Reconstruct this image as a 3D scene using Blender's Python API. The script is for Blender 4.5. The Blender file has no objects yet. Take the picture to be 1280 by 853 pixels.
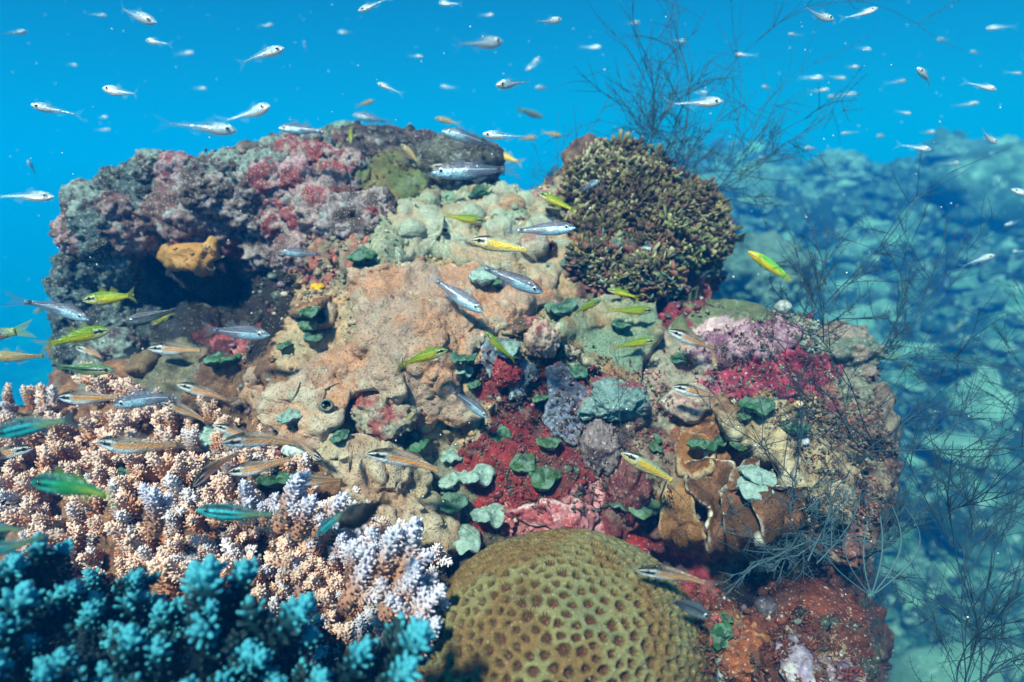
import bpy, math, random
import numpy as np
from mathutils import Vector, Matrix
from mathutils.bvhtree import BVHTree

# ------------------------------------------------------------------ camera, world, sun, exposure
scene = bpy.context.scene
COL = scene.collection
FPX = 764.0
PITCH = math.radians(15)
cam_data = bpy.data.cameras.new('camera')
cam = bpy.data.objects.new('camera', cam_data)
COL.objects.link(cam)
cam.rotation_euler = (math.radians(90) - PITCH, 0, 0)
cam_data.sensor_width = 36
cam_data.lens = FPX * 36 / 1280
cam_data.clip_start = 0.01
cam_data.clip_end = 400
cam_data.dof.use_dof = True
cam_data.dof.focus_distance = 0.70
cam_data.dof.aperture_fstop = 3.2
scene.camera = cam

SUN_EL = math.radians(50)
SUN_AZ = math.radians(-155)        # direction the light comes from, measured from +Y towards +X
world = bpy.data.worlds.new('World')
scene.world = world
world.use_nodes = True
wn = world.node_tree
wn.nodes.clear()
w_out = wn.nodes.new('ShaderNodeOutputWorld')
w_bg = wn.nodes.new('ShaderNodeBackground')
w_sky = wn.nodes.new('ShaderNodeTexSky')
w_sky.sky_type = 'NISHITA'
w_sky.sun_disc = False
w_sky.sun_elevation = SUN_EL
w_sky.sun_rotation = SUN_AZ
w_mul = wn.nodes.new('ShaderNodeMix')
w_mul.data_type = 'RGBA'
w_mul.blend_type = 'MULTIPLY'
w_mul.inputs[0].default_value = 1.0
w_mul.inputs[7].default_value = (0.05, 0.65, 0.78, 1)   # daylight that has come down through the water column
wn.links.new(w_sky.outputs[0], w_mul.inputs[6])
wn.links.new(w_mul.outputs[2], w_bg.inputs[0])
w_bg.inputs[1].default_value = 0.05
wn.links.new(w_bg.outputs[0], w_out.inputs[0])

sun_data = bpy.data.lights.new('sun', 'SUN')
sun_data.energy = 5.0
sun_data.angle = math.radians(6)
sun_data.color = (1.0, 0.81, 0.73)
sun = bpy.data.objects.new('sun', sun_data)
COL.objects.link(sun)
to_sun = Vector((math.sin(SUN_AZ) * math.cos(SUN_EL), math.cos(SUN_AZ) * math.cos(SUN_EL), math.sin(SUN_EL)))
sun.rotation_euler = to_sun.to_track_quat('Z', 'Y').to_euler()

scene.view_settings.view_transform = 'Standard'
scene.view_settings.look = 'None'
scene.view_settings.gamma = 1
scene.view_settings.use_curve_mapping = False
scene.view_settings.exposure = 1.0
scene.cycles.max_bounces = 5
scene.cycles.diffuse_bounces = 2
scene.cycles.glossy_bounces = 2
scene.cycles.transmission_bounces = 2
scene.cycles.transparent_max_bounces = 12
scene.cycles.volume_bounces = 1
scene.cycles.use_denoising = True

# ------------------------------------------------------------------ helpers
CF = np.array([0, math.cos(PITCH), -math.sin(PITCH)])
CU = np.array([0, math.sin(PITCH), math.cos(PITCH)])
CR = np.array([1.0, 0, 0])
def ray(px, py):
    px = np.asarray(px, float); py = np.asarray(py, float)
    return CF + CR * ((px - 640) / FPX)[..., None] + CU * ((426.5 - py) / FPX)[..., None]
def P(px, py, d):
    return ray(px, py) * np.asarray(d, float)[..., None]
def proj(p):
    d = p @ CF
    return 640 + FPX * (p @ CR) / d, 426.5 - FPX * (p @ CU) / d, d

def srgb(h):
    h = h.lstrip('#')
    c = np.array([int(h[i:i + 2], 16) / 255 for i in (0, 2, 4)])
    return np.where(c <= 0.04045, c / 12.92, ((c + 0.055) / 1.055) ** 2.4)

def h3(i, j, k, s=0):
    n = (i.astype(np.int64) * 374761393 + j.astype(np.int64) * 668265263 + k.astype(np.int64) * 2147483647 + s * 1274126177) & 0xffffffff
    n = ((n ^ (n >> 13)) * 1274126177) & 0xffffffff
    n = ((n ^ (n >> 16)) * 2246822519) & 0xffffffff
    return ((n ^ (n >> 15)) & 0xffffff) / float(0xffffff)
def vnoise(p, s=0):
    f = np.floor(p).astype(np.int64); t = p - f; t = t * t * (3 - 2 * t)
    r = 0
    for a in (0, 1):
        for b in (0, 1):
            for c in (0, 1):
                w = (t[:, 0] if a else 1 - t[:, 0]) * (t[:, 1] if b else 1 - t[:, 1]) * (t[:, 2] if c else 1 - t[:, 2])
                r = r + w * h3(f[:, 0] + a, f[:, 1] + b, f[:, 2] + c, s)
    return r * 2 - 1
def fbm(p, o=4, s=0, g=0.5):
    r = 0; a = 1.0
    for i in range(o):
        r = r + a * vnoise(p * 2.03 ** i + 17.3 * i, s + i); a *= g
    return r
def worley(p, s=0):
    f = np.floor(p).astype(np.int64)
    f1 = np.full(len(p), 9.0); f2 = np.full(len(p), 9.0); cid = np.zeros(len(p))
    for a in (-1, 0, 1):
        for b in (-1, 0, 1):
            for c in (-1, 0, 1):
                i, j, k = f[:, 0] + a, f[:, 1] + b, f[:, 2] + c
                q = np.stack([i + h3(i, j, k, s), j + h3(i, j, k, s + 1), k + h3(i, j, k, s + 2)], 1)
                d = np.linalg.norm(p - q, axis=1)
                m = d < f1
                f2 = np.where(m, f1, np.minimum(f2, d)); cid = np.where(m, h3(i, j, k, s + 3), cid); f1 = np.where(m, d, f1)
    return f1, f2, cid
def smooth(a, b, x):
    t = np.clip((x - a) / (b - a), 0, 1)
    return t * t * (3 - 2 * t)

def new_obj(name, me, mat=None, parent=None):
    o = bpy.data.objects.new(name, me)
    COL.objects.link(o)
    if mat is not None and me is not None and not me.materials:
        me.materials.append(mat)
    if parent is not None:
        o.parent = parent
    return o
def mesh(name, V, F, col=None, shade=True):
    """V (n,3); F: list of faces or int array (m,k)"""
    me = bpy.data.meshes.new(name)
    V = np.asarray(V, np.float32)
    if isinstance(F, np.ndarray):
        k = F.shape[1]
        me.vertices.add(len(V)); me.vertices.foreach_set('co', V.ravel())
        me.loops.add(F.size); me.loops.foreach_set('vertex_index', F.ravel().astype(np.int32))
        me.polygons.add(len(F)); me.polygons.foreach_set('loop_start', np.arange(0, F.size, k, dtype=np.int32))
        me.update(calc_edges=True)
    else:
        me.from_pydata(V.tolist(), [], F); me.update()
    if shade:
        me.polygons.foreach_set('use_smooth', np.ones(len(me.polygons), bool))
    if col is not None:
        set_col(me, col)
    return me
def set_col(me, col):
    col = np.asarray(col, float)
    if col.ndim == 1:
        col = np.tile(col, (len(me.vertices), 1))
    if col.shape[1] == 3:
        col = np.concatenate([col, np.ones((len(col), 1))], 1)
    a = me.color_attributes.new('Col', 'FLOAT_COLOR', 'POINT')
    a.data.foreach_set('color', np.clip(col, 0, 1).astype(np.float32).ravel())
def merge(parts):
    """parts: list of (V, F int array (m,k) same k, C) -> one"""
    off = 0; vs = []; fs = []; cs = []
    for V, F, C in parts:
        vs.append(V); fs.append(F + off); off += len(V)
        cs.append(np.tile(C, (len(V), 1)) if np.ndim(C) == 1 else C)
    return np.concatenate(vs), np.concatenate(fs), np.concatenate(cs)
def tag(o, label=None, cat=None, group=None, kind=None):
    if label: o['label'] = label
    if cat: o['category'] = cat
    if group: o['group'] = group
    if kind: o['kind'] = kind
    return o
def empty(name, loc=(0, 0, 0)):
    o = bpy.data.objects.new(name, None)
    o.empty_display_size = 0.02
    o.location = loc
    COL.objects.link(o)
    return o

_ico = {}
def ico(n):
    if n not in _ico:
        import bmesh
        bm = bmesh.new(); bmesh.ops.create_icosphere(bm, subdivisions=n, radius=1)
        bm.verts.ensure_lookup_table()
        _ico[n] = (np.array([v.co[:] for v in bm.verts]), np.array([[v.index for v in f.verts] for f in bm.faces]))
        bm.free()
    return _ico[n]

def nodes(m):
    m.use_nodes = True
    t = m.node_tree; t.nodes.clear()
    out = t.nodes.new('ShaderNodeOutputMaterial'); b = t.nodes.new('ShaderNodeBsdfPrincipled')
    t.links.new(b.outputs[0], out.inputs[0])
    return t, b
def mixn(t, a, b, fac, mode='MIX'):
    n = t.nodes.new('ShaderNodeMix'); n.data_type = 'RGBA'; n.blend_type = mode
    for s, v in ((6, a), (7, b)):
        if isinstance(v, bpy.types.NodeSocket): t.links.new(v, n.inputs[s])
        else: n.inputs[s].default_value = (*v, 1)
    if isinstance(fac, bpy.types.NodeSocket): t.links.new(fac, n.inputs[0])
    else: n.inputs[0].default_value = fac
    return n.outputs[2]
def noisen(t, vec, scale, detail=4, rough=0.6, lo=0.0, hi=1.0, kind='NOISE'):
    if kind == 'NOISE':
        n = t.nodes.new('ShaderNodeTexNoise'); n.inputs['Detail'].default_value = detail; n.inputs['Roughness'].default_value = rough
        o = n.outputs[0]
    else:
        n = t.nodes.new('ShaderNodeTexVoronoi'); o = n.outputs[0]
    n.inputs['Scale'].default_value = scale
    t.links.new(vec, n.inputs['Vector'])
    if (lo, hi) != (0.0, 1.0):
        r = t.nodes.new('ShaderNodeMapRange'); t.links.new(o, r.inputs[0])
        r.inputs[1].default_value = lo; r.inputs[2].default_value = hi
        o = r.outputs[0]
    return o
def reef_mat(name, base=None, vary=(0.5, 1.35), vscale=60, speck=(0.75, 0.8, 0.75), speck_amt=0.5, speck_scale=260, speck_lo=0.6, speck_w=0.08,
             dark_amt=0.5, blotch=None, blotch_scale=25, blotch_lo=0.5, blotch_w=0.1, bump=0.6, bump_scale=180, bump_dist=0.002, rough=0.6, sss=0.0, spec=0.35, polyps=0):
    """attribute colour x mottling + blotches + pale specks + fine bump; coordinates are the object's own, in metres"""
    m = bpy.data.materials.new(name)
    t, b = nodes(m)
    tc = t.nodes.new('ShaderNodeTexCoord'); v = tc.outputs['Object']
    if base is None:
        at = t.nodes.new('ShaderNodeAttribute'); at.attribute_name = 'Col'; c = at.outputs['Color']
    else:
        rgb = t.nodes.new('ShaderNodeRGB'); rgb.outputs[0].default_value = (*base, 1); c = rgb.outputs[0]
    n1 = noisen(t, v, vscale, 6, 0.7)
    mr = t.nodes.new('ShaderNodeMapRange'); t.links.new(n1, mr.inputs[0])
    mr.inputs[1].default_value = 0.3; mr.inputs[2].default_value = 0.7; mr.inputs[3].default_value = vary[0]; mr.inputs[4].default_value = vary[1]
    vm = t.nodes.new('ShaderNodeVectorMath'); vm.operation = 'SCALE'
    t.links.new(c, vm.inputs[0]); t.links.new(mr.outputs[0], vm.inputs['Scale'])
    c = vm.outputs[0]
    if blotch is not None:
        f = noisen(t, v, blotch_scale, 8, 0.65, blotch_lo, blotch_lo + blotch_w)
        c = mixn(t, c, blotch, f)
    if dark_amt:
        f = noisen(t, v, speck_scale * 0.6, 3, 0.6, 0.45, 0.3)
        mm = t.nodes.new('ShaderNodeMath'); mm.operation = 'MULTIPLY'; t.links.new(f, mm.inputs[0]); mm.inputs[1].default_value = dark_amt
        c = mixn(t, c, (0.02, 0.02, 0.02), mm.outputs[0])
    if speck_amt:
        f = noisen(t, v, speck_scale, 3, 0.7, speck_lo, speck_lo + speck_w)
        mm = t.nodes.new('ShaderNodeMath'); mm.operation = 'MULTIPLY'; t.links.new(f, mm.inputs[0]); mm.inputs[1].default_value = speck_amt
        c = mixn(t, c, speck, mm.outputs[0])
    if polyps:
        f = noisen(t, v, polyps, kind='VORONOI', lo=0.12, hi=0.42)
        mp = t.nodes.new('ShaderNodeMapRange'); t.links.new(f, mp.inputs[0]); mp.inputs[3].default_value = 0.62; mp.inputs[4].default_value = 1.08
        vq = t.nodes.new('ShaderNodeVectorMath'); vq.operation = 'SCALE'; t.links.new(c, vq.inputs[0]); t.links.new(mp.outputs[0], vq.inputs['Scale']); c = vq.outputs[0]
    t.links.new(c, b.inputs['Base Color'])
    b.inputs['Roughness'].default_value = rough
    b.inputs['Specular IOR Level'].default_value = spec
    if sss:
        b.inputs['Subsurface Weight'].default_value = sss
        b.inputs['Subsurface Scale'].default_value = 0.004
        b.inputs['Subsurface Radius'].default_value = (1, 0.6, 0.4)
    if bump:
        nb = noisen(t, v, bump_scale, 8, 0.75)
        bp = t.nodes.new('ShaderNodeBump'); bp.inputs['Strength'].default_value = bump; bp.inputs['Distance'].default_value = bump_dist
        if polyps:
            ad = t.nodes.new('ShaderNodeMath'); ad.operation = 'MULTIPLY_ADD'; t.links.new(f, ad.inputs[0]); ad.inputs[1].default_value = 0.35; t.links.new(nb, ad.inputs[2]); nb = ad.outputs[0]
        t.links.new(nb, bp.inputs['Height']); t.links.new(bp.outputs[0], b.inputs['Normal'])
    return m

# ------------------------------------------------------------------ the water as a volume
def build_haze():
    V = [(x, y, z) for x in (-62, 62) for y in (-40, 84) for z in (-11.5, 2.2)]
    F = [(0, 1, 3, 2), (4, 6, 7, 5), (0, 4, 5, 1), (2, 3, 7, 6), (0, 2, 6, 4), (1, 5, 7, 3)]
    me = mesh('haze', V, F, shade=False)
    m = bpy.data.materials.new('water_haze'); m.use_nodes = True
    t = m.node_tree; t.nodes.clear()
    out = t.nodes.new('ShaderNodeOutputMaterial'); pv = t.nodes.new('ShaderNodeVolumePrincipled')
    pv.inputs['Density Attribute'].default_value = ''
    pv.inputs['Color'].default_value = (0.0005, 0.17, 0.60, 1)
    pv.inputs['Absorption Color'].default_value = (0.0, 0.64, 0.90, 1)
    pv.inputs['Density'].default_value = 0.12
    pv.inputs['Anisotropy'].default_value = 0.0
    t.links.new(pv.outputs[0], out.inputs['Volume'])
    o = new_obj('haze', me, m)
    tag(o, 'clear blue sea water around the reef', 'water', kind='stuff')
    o.visible_shadow = True
build_haze()

# ------------------------------------------------------------------ sea bed
TS = 1.55
def terrain_z(x, y):
    x = x / TS; y = y / TS
    r = np.hypot(x, y)
    p = np.stack([x, y, np.zeros_like(x)], 1)
    right = -1.55 + 1.5 * smooth(1.3, 6.0, r) + 0.25 * fbm(p * 0.5, 3, 5) * smooth(1.5, 4, r)
    right = right - 0.8 * smooth(14, 40, r)
    left = -2.8 - 1.6 * smooth(1, 6, -x + 0.2 * y)
    m = smooth(-0.35, 0.75, x - 0.03 * y + 0.15 * vnoise(p * 0.9, 3))
    z = left * (1 - m) + right * m
    f1, f2, cid = worley(p * 2.2 + 5, 9)
    f1b, _, cb = worley(p * 5.1 + 2, 19)
    z = z + (0.16 * np.clip(0.75 - f1, 0, 1) * (0.3 + cid) + 0.07 * np.clip(0.7 - f1b, 0, 1) * cb * 1.6) * 1.3 + 0.09 * fbm(p * 5, 4, 7)
    return z * TS
def build_bed():
    n = 620
    u = np.linspace(-1, 1, n)
    gx = np.sign(u) * (3.0 * np.abs(u) + 57 * np.abs(u) ** 6) * 1.0
    gx = np.sign(u) * (11.0 * np.abs(u) + 49 * np.abs(u) ** 8)
    gy = 8 + np.sign(u) * (12 * np.abs(u) + (35.5 if False else 34) * np.abs(u) ** 8)
    X, Y = np.meshgrid(gx, gy)
    x, y = X.ravel(), Y.ravel()
    z = terrain_z(x, y)
    p = np.stack([x, y, z], 1)
    i = np.arange(n - 1); I, J = np.meshgrid(i, i); a = (J * n + I).ravel()
    F = np.stack([a, a + 1, a + n + 1, a + n], 1)
    s1 = smooth(-0.2, 0.4, fbm(p * 1.3, 5, 31)) ; s2 = smooth(0.05, 0.5, fbm(p * 3.2, 5, 41) + 0.1)
    c = srgb('#5f8c78')[None] * (1 - s1[:, None]) + srgb('#2c5850')[None] * s1[:, None]  # red lost in the water is put into these colours as a teal cast
    c = c * (1 - s2[:, None]) + srgb('#204440')[None] * s2[:, None]
    me = mesh('seabed', p, F, c)
    m = reef_mat('seabed_mat', None, vary=(0.35, 1.5), vscale=7, speck=(0.55, 0.68, 0.62), speck_amt=0.6, speck_scale=9, speck_lo=0.5, speck_w=0.2, dark_amt=0.7, bump=1.0, bump_scale=5, bump_dist=0.1, rough=0.85)
    o = new_obj('seabed', me, m)
    tag(o, kind='structure', label='pale rubble and sand slope fading into blue water', cat='ground')
build_bed()

# ------------------------------------------------------------------ the rock of the reef head
DEPTHS = [(0,853,.6),(0,520,.95),(0,700,.72),(250,520,.85),(250,700,.68),(250,853,.6),(450,620,.74),(450,760,.66),(450,853,.62),
 (100,300,1.0),(200,240,1.08),(300,230,1.03),(400,180,1.15),(500,180,1.25),(600,220,1.22),
 (260,330,1.02),(130,400,1.1),(110,340,1.05),(250,380,2.0),(320,365,1.9),(285,370,2.1),(200,375,1.5),(290,425,1.15),(180,460,1.02),(380,400,.94),(300,470,.88),
 (400,260,1.02),(500,280,1.05),(600,260,1.1),(660,250,1.15),(500,360,.9),(600,350,.92),(500,450,.78),(600,500,.80),(400,500,.78),(400,560,.76),(650,320,.97),
 (650,450,.84),(700,520,.82),(620,600,.77),(700,640,.74),(750,600,.77),(720,400,.92),(600,560,.8),
 (750,220,1.12),(800,200,1.15),(800,280,1.0),(800,340,.96),(880,280,1.1),(880,340,1.08),
 (900,380,1.02),(960,430,.88),(900,450,.86),(1050,450,.98),(850,520,.82),(950,560,.77),(1050,550,.85),(1110,580,.98),
 (870,640,.74),(950,640,.72),(1050,650,.82),(850,720,.98),(950,730,1.15),(1020,725,1.1),(1080,720,.98),(740,700,.80),(700,760,.78),(900,800,.70),(1000,800,.68),(1080,780,.78),(1000,853,.62),(700,853,.72)]
DP = np.array(DEPTHS, float)
def dsurf(px, py):
    px = np.asarray(px, float).ravel(); py = np.asarray(py, float).ravel()
    d2 = (px[:, None] - DP[None, :, 0]) ** 2 + (py[:, None] - DP[None, :, 1]) ** 2
    w = 1 / (d2 + 250) ** 2
    return (w * DP[None, :, 2]).sum(1) / w.sum(1)
SIL = np.array([(-160,520),(-60,505),(30,500),(75,470),(78,400),(75,300),(95,262),(135,232),(180,208),(240,205),(300,185),(380,170),(440,155),(500,165),(560,165),(605,185),(632,225),(660,240),(700,228),(718,200),(770,192),(830,220),(875,240),(898,285),(890,330),(898,372),(970,390),(1040,415),(1085,470),(1118,540),(1112,620),(1092,700),(1078,745),(1068,780),(1085,1000),(-160,1000)], float)
def sdpoly(px, py, poly):
    """signed distance in px, positive inside"""
    px = np.asarray(px, float).ravel(); py = np.asarray(py, float).ravel()
    d = np.full(len(px), 1e9); ins = np.zeros(len(px), bool)
    n = len(poly)
    for i in range(n):
        ax, ay = poly[i]; bx, by = poly[(i + 1) % n]
        ex, ey = bx - ax, by - ay
        t = np.clip(((px - ax) * ex + (py - ay) * ey) / (ex * ex + ey * ey + 1e-9), 0, 1)
        d = np.minimum(d, np.hypot(px - ax - t * ex, py - ay - t * ey))
        c = ((ay > py) != (by > py)) & (px < ex * (py - ay) / (ey if abs(ey) > 1e-9 else 1e-9) + ax)
        ins ^= c
    return np.where(ins, d, -d)

REGIONS = [  # px, py, reach, colour, second colour
 (130,290,60,'#5a5450','#8a8a80'),(250,250,80,'#5c504c','#8f8880'),(380,230,60,'#6a4546','#8c8078'),(480,180,50,'#3a3434','#5a4a4a'),(560,210,60,'#3c3634','#6a5f56'),
 (420,300,50,'#8a7c68','#9a5a50'),(130,400,60,'#2f3a3c','#48585a'),(280,410,30,'#5a2228','#6a3030'),(270,365,70,'#0c0a0b','#1c1214'),(200,390,45,'#14161a','#24282c'),(200,470,50,'#5a5a4a','#77705c'),  # near-black entries: shade of the cave painted into the rock colour
 (520,280,90,'#9fa088','#8a927c'),(560,380,120,'#a88a6c','#8c8468'),(480,480,110,'#b08e70','#a8977c'),(640,300,60,'#a8927a','#8c9a86'),
 (620,470,35,'#6a1c28','#8a2a30'),(700,520,60,'#6f2026','#4a3436'),(640,600,60,'#7c1c22','#8c2a2c'),(700,600,50,'#7a1e26','#5a2c2c'),(760,560,45,'#5c4048','#7a6a66'),(480,535,40,'#8a3c3a','#8a8070'),
 (560,600,35,'#70705c','#8c8c78'),(640,650,30,'#c07a7e','#a85a60'),(720,645,45,'#c8868c','#a85a62'),(790,650,45,'#6a2228','#7c5a54'),
 (760,430,50,'#a8937a','#8a9a86'),(830,470,50,'#8f8a7c','#b08c84'),(800,600,40,'#6a5048','#8a7a6a'),
 (800,280,90,'#6b4a44','#7a6a50'),(870,370,50,'#7a2436','#5c3038'),(910,385,50,'#5f6a50','#747a60'),(930,420,50,'#b89aa4','#c8a8b0'),(930,465,50,'#96284a','#b04a68'),(1020,460,45,'#b03a4c','#8a5a60'),
 (1060,420,50,'#7c8a80','#98a498'),(900,540,45,'#7a4a32','#9a6a44'),(980,550,60,'#9a7a58','#b8a080'),(1070,560,60,'#8f8070','#6a5a54'),(870,620,50,'#7a4c2c','#8a5a38'),(950,650,60,'#6a4630','#8a6a50'),(1050,650,50,'#7a5a50','#5c4a4a'),(1050,620,30,'#b07868','#8a8070'),
 (980,730,60,'#0d0b0c','#1a1414'),(860,740,40,'#7a2430','#8a3a3c'),(900,800,50,'#6a3424','#8a6244'),(980,800,60,'#5c3024','#4c2a24'),(1060,770,50,'#5c2c22','#4c3a34'),(1000,840,40,'#a08a90','#6a5a70'),  # first entry: darkness of the lower cave painted onto its rock
 (600,800,90,'#4a4238','#5a5044'),(300,700,200,'#8a6248','#6a4c3c'),(100,600,150,'#96684c','#7a5440'),(100,830,110,'#101c1e','#0c1416'),(300,850,90,'#101c1e','#141c1c'),(450,860,60,'#101c1e','#141c1c')]  # last three: shade in the gaps under the near coral, painted near-black
RG = [(a, b, c, srgb(d), srgb(e)) for a, b, c, d, e in REGIONS]
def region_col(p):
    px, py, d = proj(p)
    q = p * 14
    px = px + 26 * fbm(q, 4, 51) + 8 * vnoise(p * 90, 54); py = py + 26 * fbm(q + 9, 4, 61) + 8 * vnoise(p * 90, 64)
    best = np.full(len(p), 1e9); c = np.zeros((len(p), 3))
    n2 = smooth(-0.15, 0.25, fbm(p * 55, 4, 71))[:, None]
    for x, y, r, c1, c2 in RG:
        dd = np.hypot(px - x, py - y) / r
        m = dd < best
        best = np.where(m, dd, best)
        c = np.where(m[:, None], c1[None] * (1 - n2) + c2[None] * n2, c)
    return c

rnd = np.random.RandomState(4)
def build_rock():
    blobs = []
    for y in range(160, 1000, 24):
        for x in range(-150, 1130, 24):
            a = x + rnd.uniform(-9, 9); b = y + rnd.uniform(-9, 9)
            sd = sdpoly([a], [b], SIL)[0]
            if sd < 8: continue
            d = dsurf([a], [b])[0]
            r = min(0.075, sd * d / FPX) * rnd.uniform(0.75, 1.0)
            blobs.append((P(np.array(a), np.array(b), np.array(d + r)), r))
    for y in range(230, 1100, 60):
        for x in range(-140, 1120, 60):
            sd = sdpoly([x], [min(y, 990)], SIL)[0]
            if sd < 45: continue
            d = dsurf([x], [min(y, 853)])[0]
            for k, R in ((0.16, 0.13), (0.33, 0.17)):
                if 330 < y < 450 and 150 < x < 370: continue
                if k > .3 and sd < 90: continue
                r = min(R, sd * d / FPX)
                blobs.append((P(np.array(float(x)), np.array(float(y)), np.array(d + k)), r))
    def extra(poly, n, r0, r1, out=0.5):
        poly = np.array(poly, float); x0, y0 = poly.min(0); x1, y1 = poly.max(0); k = 0
        while k < n:
            a, b = rnd.uniform(x0, x1), rnd.uniform(y0, y1)
            if sdpoly([a], [b], poly)[0] < 0 or sdpoly([a], [b], SIL)[0] < 6: continue
            k += 1; d = dsurf([a], [b])[0]; r = rnd.uniform(r0, r1)
            blobs.append((P(np.array(a), np.array(b), np.array(d + r * (1 - 1.6 * out))), r))
    extra([(705,290),(716,205),(770,190),(830,215),(880,245),(900,300),(880,360),(760,370),(715,330)], 34, 0.018, 0.045, 0.7)
    for q in ((735, 203, .03), (783, 190, .03), (757, 196, .02), (862, 240, .03), (893, 275, .03), (885, 312, .035), (722, 240, .025), (820, 218, .028), (905, 300, .02), (840, 232, .02)):
        d = dsurf([q[0]], [q[1]])[0]; blobs.append((P(np.array(float(q[0])), np.array(float(q[1])), np.array(d - q[2] * .3)), q[2]))
    extra([(850,430),(1030,400),(1110,520),(1110,640),(1000,700),(860,560)], 40, 0.015, 0.035, 0.6)
    extra([(580,480),(700,440),(820,460),(830,640),(760,700),(600,640)], 40, 0.012, 0.028, 0.6)
    extra([(850,740),(1070,740),(1075,860),(880,860)], 22, 0.015, 0.035, 0.6)
    for z in np.arange(-0.75, -5.4, -0.25):      # the foot of the reef head going down to the sea bed
        for x in np.arange(-0.9, 0.4, 0.25):
            for y in (0.85, 1.1, 1.35):
                blobs.append((np.array([x + rnd.uniform(-.05, .05), y + rnd.uniform(-.05, .05), z]), 0.2 + 0.04 * rnd.rand()))
    iv, jf = ico(2)
    parts = [(iv * r + c, jf, np.array([1., 1, 1])) for c, r in blobs]
    V, F, _ = merge(parts)
    me = mesh('tmp', V, F)
    o = new_obj('tmp', me)
    md = o.modifiers.new('r', 'REMESH'); md.mode = 'VOXEL'; md.voxel_size = 0.0095
    sm = o.modifiers.new('s', 'SMOOTH'); sm.factor = 0.5; sm.iterations = 5
    dg = bpy.context.evaluated_depsgraph_get()
    m2 = bpy.data.meshes.new_from_object(o.evaluated_get(dg))
    bpy.data.objects.remove(o)
    # refine the part near the camera once, then displace
    import bmesh
    bm = bmesh.new(); bm.from_mesh(m2)
    vis = [e for e in bm.edges if e.verts[0].co.z > -0.8 and e.verts[0].co.y < 1.6]
    bmesh.ops.subdivide_edges(bm, edges=vis, cuts=1, use_grid_fill=True)
    bmesh.ops.triangulate(bm, faces=bm.faces)
    bm.normal_update()
    V = np.array([v.co[:] for v in bm.verts]); N = np.array([v.normal[:] for v in bm.verts])
    F = np.array([[v.index for v in f.verts] for f in bm.faces])
    bm.free(); bpy.data.meshes.remove(m2)
    f1, f2, cid = worley(V * 22, 3)
    g1, g2, cg = worley(V * 60, 13)
    d = 0.020 * fbm(V * 9, 3, 1) + 0.030 * (0.55 - f1) * (0.1 + cid) + 0.011 * (0.5 - g1) * (0.2 + 1.4 * cg) + 0.006 * fbm(V * 50, 3, 21)
    V = V + N * d[:, None]
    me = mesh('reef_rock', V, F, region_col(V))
    return me
m_rock = reef_mat('reef_rock_mat', None, vary=(0.45, 1.5), vscale=70, speck=(0.72, 0.68, 0.6), speck_amt=0.55, speck_scale=380, speck_lo=0.6, speck_w=0.12, dark_amt=0.85, blotch=tuple(srgb('#6a6a60')), blotch_scale=30, blotch_lo=0.58, bump=1.0, bump_scale=170, bump_dist=0.004)
rock_me = build_rock()
rock = new_obj('reef_rock', rock_me, m_rock)
tag(rock, 'large encrusted rock core of the coral head crusted crimson and brown', 'rock', kind='structure')

def bvh_of(me):
    V = np.empty(len(me.vertices) * 3, np.float32); me.vertices.foreach_get('co', V)
    F = np.empty(len(me.loops), np.int32); me.loops.foreach_get('vertex_index', F)
    return BVHTree.FromPolygons(V.reshape(-1, 3).tolist(), F.reshape(-1, 3).tolist())
ROCK = bvh_of(rock_me)
def hit(px, py, extra=None):
    d = Vector(ray(np.array(float(px)), np.array(float(py))))
    best = None
    for t in ([ROCK] + (extra or [])):
        h = t.ray_cast(Vector((0, 0, 0)), d.normalized(), 6)
        if h[0] is not None and (best is None or h[3] < best[3]): best = h
    if best is None: return None
    loc = np.array(best[0]); n = np.array(best[1])
    if n @ loc > 0: n = -n
    return loc, n, loc @ CF

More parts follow.
